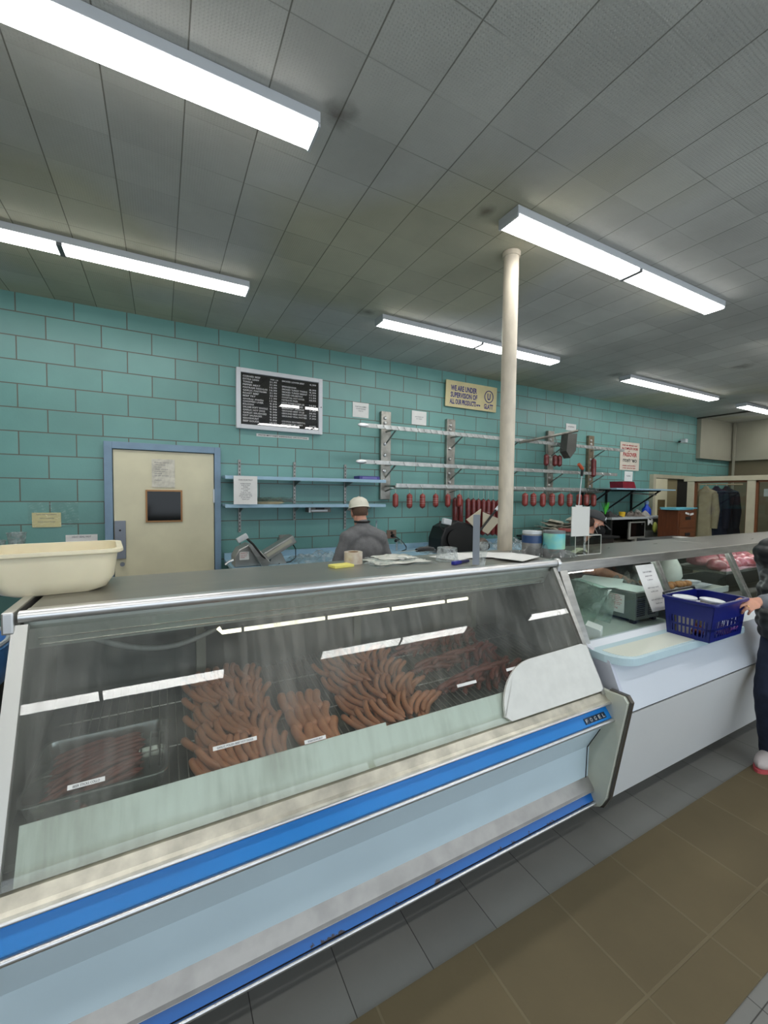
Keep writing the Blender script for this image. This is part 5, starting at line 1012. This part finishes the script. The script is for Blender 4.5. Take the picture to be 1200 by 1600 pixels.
# ================================================================ PEOPLE
def bake(name, mb, m, parent, voxel, smooth=4, disp=None):
    me = bpy.data.meshes.new('t'); bmesh.ops.recalc_face_normals(mb.b, faces=mb.b.faces); mb.b.to_mesh(me); mb.b.free()
    o = bpy.data.objects.new('t', me); C.objects.link(o)
    md = o.modifiers.new('r', 'REMESH'); md.mode = 'VOXEL'; md.voxel_size = voxel; md.use_smooth_shade = True
    if smooth: sm = o.modifiers.new('s', 'SMOOTH'); sm.iterations = smooth; sm.factor = .5
    dg = bpy.context.evaluated_depsgraph_get(); dg.update()
    m2 = bpy.data.meshes.new_from_object(o.evaluated_get(dg)); bpy.data.objects.remove(o); bpy.data.meshes.remove(me)
    b = bmesh.new(); b.from_mesh(m2); bpy.data.meshes.remove(m2)
    if disp:
        b.normal_update()
        for v in b.verts: v.co += v.normal*disp(v.co)
    return build(name, b, m, parent, smooth=True, auto=PI)
def limb(mb, pts, rad, n=14):
    pts = [Vector(p) for p in pts]
    P, R_ = [], []
    for i in range(len(pts)-1):
        for k in range(5): t = k/5; P.append(pts[i].lerp(pts[i+1], t)); R_.append(rad[i]+(rad[i+1]-rad[i])*t)
    P.append(pts[-1]); R_.append(rad[-1])
    mb.tube(P, R_, n)
    for p, r_ in zip(pts, rad): mb.ell(p, (r_,)*3, n=12)
def frame(o_, F, U):
    F = Vector(F).normalized(); U = Vector(U); Rr = F.cross(U).normalized(); U = Rr.cross(F).normalized()
    return Matrix(((Rr.x, F.x, U.x, o_[0]), (Rr.y, F.y, U.y, o_[1]), (Rr.z, F.z, U.z, o_[2]), (0, 0, 0, 1)))     # x right, y forward, z up
def add(mb, Mx, c, r_, rot=None): mb2 = Matrix(Mx) @ Matrix.Translation(c) @ (Euler(rot).to_matrix().to_4x4() if rot else Matrix()) @ Matrix.Diagonal((*r_, 1)); bmesh.ops.create_uvsphere(mb.b, u_segments=16, v_segments=11, radius=1, matrix=mb2)
def head(mb, Mx):
    add(mb, Mx, (0, -.008, .03), (.074, .094, .088)); add(mb, Mx, (0, .022, -.035), (.056, .066, .07)); add(mb, Mx, (0, .048, -.078), (.034, .035, .026))
    add(mb, Mx, (0, .088, -.018), (.012, .020, .026)); add(mb, Mx, (0, .098, -.034), (.016, .014, .011))
    add(mb, Mx, (0, .078, .022), (.055, .018, .014)); add(mb, Mx, (0, .079, -.068), (.024, .012, .009))
    for s in (-1, 1):
        add(mb, Mx, (s*.076, -.004, -.012), (.010, .020, .032)); add(mb, Mx, (s*.042, .058, -.028), (.024, .024, .022))
def eyes(o, Mx):
    for s in (-1, 1):
        e = MB(); add(e, Mx, (s*.031, .080, .004), (.013, .010, .009)); ey = build('eye', e, mat('eye white', S(226, 222, 214), .2), o, smooth=True)
        e = MB(); add(e, Mx, (s*.031, .0885, .004), (.006, .003, .006)); build('iris', e, mat('iris', S(60, 44, 32), .2), ey, smooth=True)
def hand(mb, Mx, side, curl=(.5, .6, .5), spread=.06, sc_=1.0, thumbcurl=.3):
    """Mx frame: y = fingers' direction, x = thumb side when side=1, z = back of the hand"""
    Mx = Mx @ Matrix.Scale(sc_, 4)
    add(mb, Mx, (0, .048, 0), (.041, .052, .0155)); add(mb, Mx, (side*.018, .03, -.006), (.020, .034, .017)); add(mb, Mx, (0, .0, 0), (.028, .026, .020))
    for k, (ox, L) in enumerate(((.030, .070), (.010, .078), (-.011, .072), (-.030, .056))):
        p = Vector((side*ox, .088-.006*abs(k-1), .001)); a = 0; P = [p.copy()-Vector((0, .03, 0)), p.copy()]
        for j, fr_ in enumerate((.44, .32, .24)):
            a += curl[j]; d = Vector((side*(1.5-k)*spread, math.cos(a), -math.sin(a))).normalized(); p = p+d*L*fr_; P.append(p.copy())
        R_ = [.0095, .0098, .0088, .0080, .0068]; W = [Mx @ q for q in P]; limb(mb, W, [q*sc_*(.9 if k == 3 else 1) for q in R_], 10)
    P = [Vector((side*.022, .015, -.006)), Vector((side*.048, .042, -.012)), Vector((side*(.058-.01*thumbcurl), .070, -.018-.02*thumbcurl)), Vector((side*(.056-.03*thumbcurl), .094, -.022-.04*thumbcurl))]
    limb(mb, [Mx @ q for q in P], [.015*sc_, .0125*sc_, .0105*sc_, .0085*sc_], 10)
skin = mat('skin', S(206, 152, 128), .5, var=.06, vscale=25, sss=.15)
def torso(mb, pel, chest, shl, shr, neck, k=1.0, e=0.0):
    pel, chest, neck, shl, shr = map(Vector, (pel, chest, neck, shl, shr))
    X_ = (shr-shl).normalized(); up = (neck-pel).normalized(); F = up.cross(X_).normalized(); up = X_.cross(F).normalized()
    def fr(o_): return Matrix(((X_.x, F.x, up.x, o_.x), (X_.y, F.y, up.y, o_.y), (X_.z, F.z, up.z, o_.z), (0, 0, 0, 1)))
    add(mb, fr(pel), (0, 0, 0), (.165*k+e, .115*k+e, .13)); add(mb, fr(pel.lerp(chest, .5)), (0, .01, 0), (.155*k+e, .115*k+e, .17)); add(mb, fr(chest), (0, .005, 0), (.172*k+e, .112*k+e, .19))
    limb(mb, [shl, chest.lerp(neck, .75), shr], [.062+e, .075+e, .062+e])
# ---- worker with the white helmet-like cap, back to the camera
w1 = thing('person', 'person in a grey sweater and white cap seen from behind at the blue worktop', 'person', (1.71, 3.62, 0))
Mh = frame((1.69, 3.66, 1.555), (.12, 1, -.25), (0, .2, 1))
b = MB(); head(b, Mh); limb(b, [(1.69, 3.64, 1.50), (1.70, 3.60, 1.36)], [.062, .070])
pel, che, nk = (1.71, 3.58, .93), (1.71, 3.59, 1.19), (1.70, 3.60, 1.42)
SL, SR = (1.54, 3.59, 1.30), (1.88, 3.59, 1.29)
torso(b, pel, che, SL, SR, nk, .9)
EL, ER = (1.45, 3.60, 1.09), (1.975, 3.61, 1.08); WL, WR = (1.56, 3.85, 1.06), (1.86, 3.85, 1.06)
limb(b, [SL, EL, WL], [.045, .038, .026]); limb(b, [SR, ER, WR], [.045, .038, .026])
hand(b, frame(WL, (.25, 1, -.15), (0, .1, 1)), 1); hand(b, frame(WR, (-.25, 1, -.15), (0, .1, 1)), -1)
for s in (-1, 1): limb(b, [(1.71+s*.09, 3.58, .88), (1.71+s*.11, 3.60, .49), (1.71+s*.11, 3.56, .10)], [.075, .052, .036]); add(b, T(1.71+s*.115, 3.60, .045), (0, 0, 0), (.042, .12, .04))
bd = bake('body', b, skin, w1, .0055); eyes(w1, Mh)
b = MB(); torso(b, pel, che, SL, SR, nk, 1.02, .022)
limb(b, [SL, EL, (1.545, 3.82, 1.065)], [.070, .062, .044]); limb(b, [SR, ER, (1.875, 3.82, 1.065)], [.070, .062, .044]); limb(b, [(1.70, 3.60, 1.35), (1.70, 3.61, 1.425)], [.105, .074])
gs = mat('grey knit', S(118, 118, 120), .9, var=.08, vscale=30, bump=.3, bscale=120)
def folds(c): return .0028*math.sin(c.z*38+4*math.sin(c.x*11+c.y*7+1))*math.sin(c.x*19+c.y*13)+.0012*math.sin(c.z*70+c.x*30)
bake('sweater', b, gs, w1, .009, 6, folds)
build('collar', MB().tube([(1.70+.070*math.cos(a), 3.612+.070*math.sin(a), 1.462) for a in [2*PI*i/24 for i in range(25)]], .010, 8, cap=False), dark, w1, smooth=True)
b = MB()
for s in (-1, 1): limb(b, [(1.71+s*.085, 3.58, .90), (1.71+s*.11, 3.60, .49), (1.71+s*.11, 3.56, .07)], [.10, .075, .06])
add(b, T(*pel), (0, 0, -.02), (.185, .135, .12)); bake('trousers', b, mat('dark trousers', S(40, 42, 50), .85), w1, .010, 6)
for s in (-1, 1):
    b = MB(); add(b, T(1.71+s*.115, 3.60, .05), (0, 0, 0), (.052, .14, .05)); bmesh.ops.bisect_plane(b.b, geom=b.b.verts[:]+b.b.edges[:]+b.b.faces[:], plane_co=(0, 0, .003), plane_no=(0, 0, -1), clear_outer=True); build('shoe', b, black, w1, smooth=True)
b = MB(); add(b, Mh, (0, -.022, .012), (.079, .088, .085)); bmesh.ops.bisect_plane(b.b, geom=b.b.verts[:]+b.b.edges[:]+b.b.faces[:], plane_co=(1.69, 3.66, 1.525), plane_no=(0, 0, -1), clear_outer=True)
bmesh.ops.bisect_plane(b.b, geom=b.b.verts[:]+b.b.edges[:]+b.b.faces[:], plane_co=(1.69, 3.665, 1.50), plane_no=(0, 1, 0), clear_outer=True); build('hair', b, mat('grey brown hair', S(104, 82, 68), .9, bump=.5, bscale=200), w1, smooth=True)
hp = [(.112, .028), (.108, .034), (.100, .040), (.097, .075), (.082, .112), (.05, .136), (.0, .145)]
b = MB().lathe(hp, 32, Mh @ T(0, -.004, 0), close=False)
for v in b.b.verts: pass
build('cap', b, mat('ivory helmet', S(226, 222, 206), .45), w1, smooth=True)
b = MB().tube([Mh @ Vector((0, -.004+.105*math.sin(a), .015+.128*math.cos(a))) for a in [-1.1+.22*i for i in range(11)]], .009, 8); build('cap_ridge', b, mat('ivory helmet', S(226, 222, 206)), w1, smooth=True)

# ---- worker with dark cap and black mask leaning over the counter
w2 = thing('person', 'person in black with a dark cap and black face mask bending behind the counter', 'person', (3.3, 2.75, 0))
hc = Vector((3.51, 2.46, 1.475)); Mh = frame(hc, (.80, -.45, -.42), (.3, -.1, 1))
pel, che, nk = (3.16, 2.82, .93), (3.27, 2.66, 1.13), (3.38, 2.53, 1.33)
SL, SR = (3.46, 2.68, 1.26), (3.19, 2.48, 1.25)
b = MB(); head(b, Mh); limb(b, [hc+Vector((-.02, .02, -.06)), (3.38, 2.53, 1.31)], [.055, .062]); torso(b, pel, che, SR, SL, nk, .92)
ER, WR_ = (3.13, 2.32, 1.12), (3.22, 2.13, 1.10); EL, WL = (3.62, 2.52, 1.10), (3.64, 2.40, 1.30)
limb(b, [SR, ER, WR_, (3.30, 2.02, 1.06)], [.046, .045, .036, .028]); limb(b, [SL, (3.60, 2.62, 1.06), (3.62, 2.46, 1.00)], [.045, .038, .026])
hand(b, frame((3.30, 2.02, 1.06), (.5, -.7, -.2), (.2, -.2, 1)), 1, (.3, .4, .3)); hand(b, frame((3.62, 2.46, 1.00), (.1, -1, -.4), (0, -.4, 1)), -1)
for s in (-1, 1): q = Vector((3.16, 2.82, 0))+Vector((.6, .55, 0))*.13*s; limb(b, [(q.x, q.y, .88), (q.x+.02, q.y-.02, .49), (q.x-.02, q.y, .10)], [.075, .052, .036]); add(b, T(q.x, q.y-.03, .045), (0, 0, 0), (.045, .11, .04))
bake('body', b, skin, w2, .0055); eyes(w2, Mh)
b = MB(); torso(b, pel, che, SR, SL, nk, 1.02, .025); limb(b, [SR, ER], [.072, .064]); limb(b, [SL, (3.60, 2.62, 1.06), (3.62, 2.48, 1.01)], [.072, .06, .045]); limb(b, [(3.36, 2.55, 1.28), (3.39, 2.52, 1.36)], [.09, .07])
bake('sweatshirt', b, mat('black knit', S(24, 24, 27), .9, var=.1), w2, .010, 6, folds)
b = MB()
for s in (-1, 1): q = Vector((3.16, 2.82, 0))+Vector((.6, .55, 0))*.13*s; limb(b, [(q.x, q.y, .88), (q.x+.02, q.y-.02, .49), (q.x-.02, q.y, .07)], [.10, .075, .06])
add(b, T(*pel), (0, 0, -.02), (.18, .15, .12)); bake('trousers', b, mat('dark trousers', S(40, 42, 50)), w2, .012, 6)
for s in (-1, 1):
    q = Vector((3.16, 2.82, 0))+Vector((.6, .55, 0))*.13*s; b = MB(); add(b, T(q.x, q.y-.03, .05), (0, 0, 0), (.055, .13, .048)); bmesh.ops.bisect_plane(b.b, geom=b.b.verts[:]+b.b.edges[:]+b.b.faces[:], plane_co=(0, 0, .003), plane_no=(0, 0, -1), clear_outer=True); build('shoe', b, black, w2, smooth=True)
b = MB(); add(b, Mh, (0, .056, -.036), (.069, .074, .070)); build('mask', b, mat('black mask cloth', S(14, 14, 15), .9), w2, smooth=True)
b = MB().tube([Mh @ Vector(p) for p in ((-.062, .055, -.035), (-.080, .02, -.008), (-.084, -.012, .0), (-.083, -.01, -.04), (-.064, .045, -.075))], .003, 6); b.tube([Mh @ Vector((-p[0], p[1], p[2])) for p in ((-.062, .055, -.035), (-.080, .02, -.008), (-.084, -.012, .0), (-.083, -.01, -.04), (-.064, .045, -.075))], .003, 6); build('mask_loop', b, mat('grey cord', S(150, 150, 150), .7), w2, smooth=True)
capm = mat('dark grey cap cloth', S(52, 54, 56), .85, var=.1)
b = MB(); add(b, Mh, (0, -.008, .040), (.090, .108, .088))
co = Mh @ Vector((0, 0, .040)); no = Mh.to_3x3() @ Vector((0, .12, -1)); bmesh.ops.bisect_plane(b.b, geom=b.b.verts[:]+b.b.edges[:]+b.b.faces[:], plane_co=co, plane_no=no, clear_outer=True)
build('cap', b, capm, w2, smooth=True, solid=.004)
b = MB().sheet(None, 14, 6, lambda a_, c_: tuple(Mh @ Vector(((a_-.5)*.16*(1-.35*c_**2), .075+.10*c_*(1-.9*(2*a_-1)**2*.45), .040-.022*(2*a_-1)**2-.018*c_)))); build('cap_brim', b, capm, w2, smooth=True, solid=.004)
b = MB().prism([(-.012, -.018), (.012, -.018), (.016, .012), (.006, 0), (.004, .022), (-.002, .0), (-.012, .014)], 0, .003, 'Y', Mh @ T(.058, .062, .075) @ RZ(-.75)); build('cap_logo', b, white_en, w2)
b = MB(); add(b, Mh, (0, -.040, .006), (.074, .064, .06)); bmesh.ops.bisect_plane(b.b, geom=b.b.verts[:]+b.b.edges[:]+b.b.faces[:], plane_co=co, plane_no=-no, clear_outer=True); build('hair', b, mat('dark hair', S(60, 48, 42), .9), w2, smooth=True)

# ---- customer at the right edge holding the basket
cu_ = thing('person', 'customer in a black quilted vest, grey sleeves and dark jeans gripping the blue basket', 'person', (3.47, .98, 0))
cx, cy2 = 3.455, .995
Mh = frame((cx-.02, cy2, 1.60), (-1, .15, -.15), (0, 0, 1))
pel, che, nk = (cx, cy2, .93), (cx, cy2, 1.22), (cx, cy2, 1.42)
SL, SR = (cx+.0, cy2-.185, 1.37), (cx, cy2+.185, 1.37)       # left is towards -y when facing -x
b = MB(); head(b, Mh); limb(b, [(cx, cy2, 1.53), (cx, cy2, 1.40)], [.055, .062]); torso(b, pel, che, SL, SR, nk, .92)
EL, WL = (cx-.01, cy2-.10, 1.14), (3.105, 1.10, 1.112)
ER, WR_ = (cx+.14, cy2+.20, 1.12), (cx+.12, cy2+.16, .90)
limb(b, [SL, EL, WL], [.046, .04, .027]); limb(b, [SR, ER, WR_], [.045, .038, .027])
Hm = frame(WL, (-1, .12, -.10), (.15, -.55, .85)); hand(b, Hm, 1, (.45, .85, .6), .07, 1.02, .5)
hand(b, frame(WR_, (-.3, 0, -1), (0, 1, .1)), 1)
for s, fx in ((-1, .06), (1, .03)): limb(b, [(cx, cy2+s*.09, .88), (cx-.15+fx, cy2+s*.10, .52), (cx-.02+fx, cy2+s*.12, .10)], [.075, .052, .036]); add(b, T(cx-.07+fx, cy2+s*.12, .045), (0, 0, 0), (.11, .042, .04))
bake('body', b, skin, cu_, .0042, 3); eyes(cu_, Mh)
b = MB(); add(b, Mh, (0, -.02, .035), (.086, .098, .092)); bmesh.ops.bisect_plane(b.b, geom=b.b.verts[:]+b.b.edges[:]+b.b.faces[:], plane_co=Mh @ Vector((0, .05, .03)), plane_no=Mh.to_3x3() @ Vector((0, 1, -.6)), clear_outer=True); build('hair', b, mat('dark hair', S(60, 48, 42)), cu_, smooth=True)
b = MB(); limb(b, [SL, EL, tuple(Vector(EL).lerp(Vector(WL), .90))], [.068, .058, .042]); limb(b, [SR, ER, tuple(Vector(ER).lerp(Vector(WR_), .92))], [.068, .058, .042])
limb(b, [SL, nk, SR], [.06, .07, .06])
bake('sweater', b, mat('grey fleece', S(112, 116, 122), .95, var=.12, vscale=30, bump=.3, bscale=90), cu_, .009, 5, folds)
b = MB(); torso(b, pel, che, Vector(SL)+Vector((0, .02, 0)), Vector(SR)-Vector((0, .03, 0)), nk, 1.02, .036); add(b, T(cx-.02, cy2, .98), (0, 0, 0), (.185, .218, .16)); add(b, T(cx-.02, cy2, 1.14), (0, 0, 0), (.18, .215, .17)); add(b, T(cx, cy2, .90), (0, 0, 0), (.175, .215, .11)); limb(b, [(cx, cy2, 1.36), (cx, cy2, 1.47)], [.10, .085])
bake('vest', b, mat('black quilted nylon', S(20, 22, 26), .42), cu_, .010, 5, lambda c: .010*abs(math.sin(c.z*PI/.075))+.002*math.sin(c.x*60+c.y*70))
b = MB()
for s, fx in ((-1, .06), (1, .03)): limb(b, [(cx, cy2+s*.09, .90), (cx-.15+fx, cy2+s*.10, .52), (cx-.02+fx, cy2+s*.12, .09)], [.105, .082, .062])
add(b, T(*pel), (0, 0, -.03), (.13, .18, .12)); bake('jeans', b, mat('dark denim', S(28, 38, 60), .85, var=.15, vscale=40), cu_, .010, 5, folds)
for s, fx in ((-1, .06), (1, .03)):
    b = MB(); add(b, T(cx-.075+fx, cy2+s*.12, .055), (0, 0, 0), (.135, .052, .055)); add(b, T(cx-.0+fx, cy2+s*.12, .07), (0, 0, 0), (.07, .05, .06)); bmesh.ops.bisect_plane(b.b, geom=b.b.verts[:]+b.b.edges[:]+b.b.faces[:], plane_co=(0, 0, .022), plane_no=(0, 0, -1), clear_outer=True)
    sh_ = build('shoe', b, mat('white sneaker', S(206, 196, 194), .7, var=.08), cu_, smooth=True)
    so_ = [(cx-.07+fx+.142*math.cos(t)*(1 if math.cos(t) < 0 else .95), cy2+s*.12+.054*math.sin(t)) for t in [2*PI*i/24 for i in range(24)]]
    build('sole', MB().prism(so_, .001, .026, 'Z'), mat('red edged sole', S(206, 90, 96), .6), sh_)
rgm = MB(); kp = Hm @ Vector((-.010*1.02, .105, -.006)); rgm.lathe([(.0105, -.002), (.0115, 0), (.0105, .002)], 16, frame(kp, (Hm.to_3x3() @ Vector((0, 0, 1))), (Hm.to_3x3() @ Vector((0, -.85, .45)))), close=False)
build('ring', rgm, mat('gold ring', S(230, 200, 120), .2, .9), cu_, smooth=True)
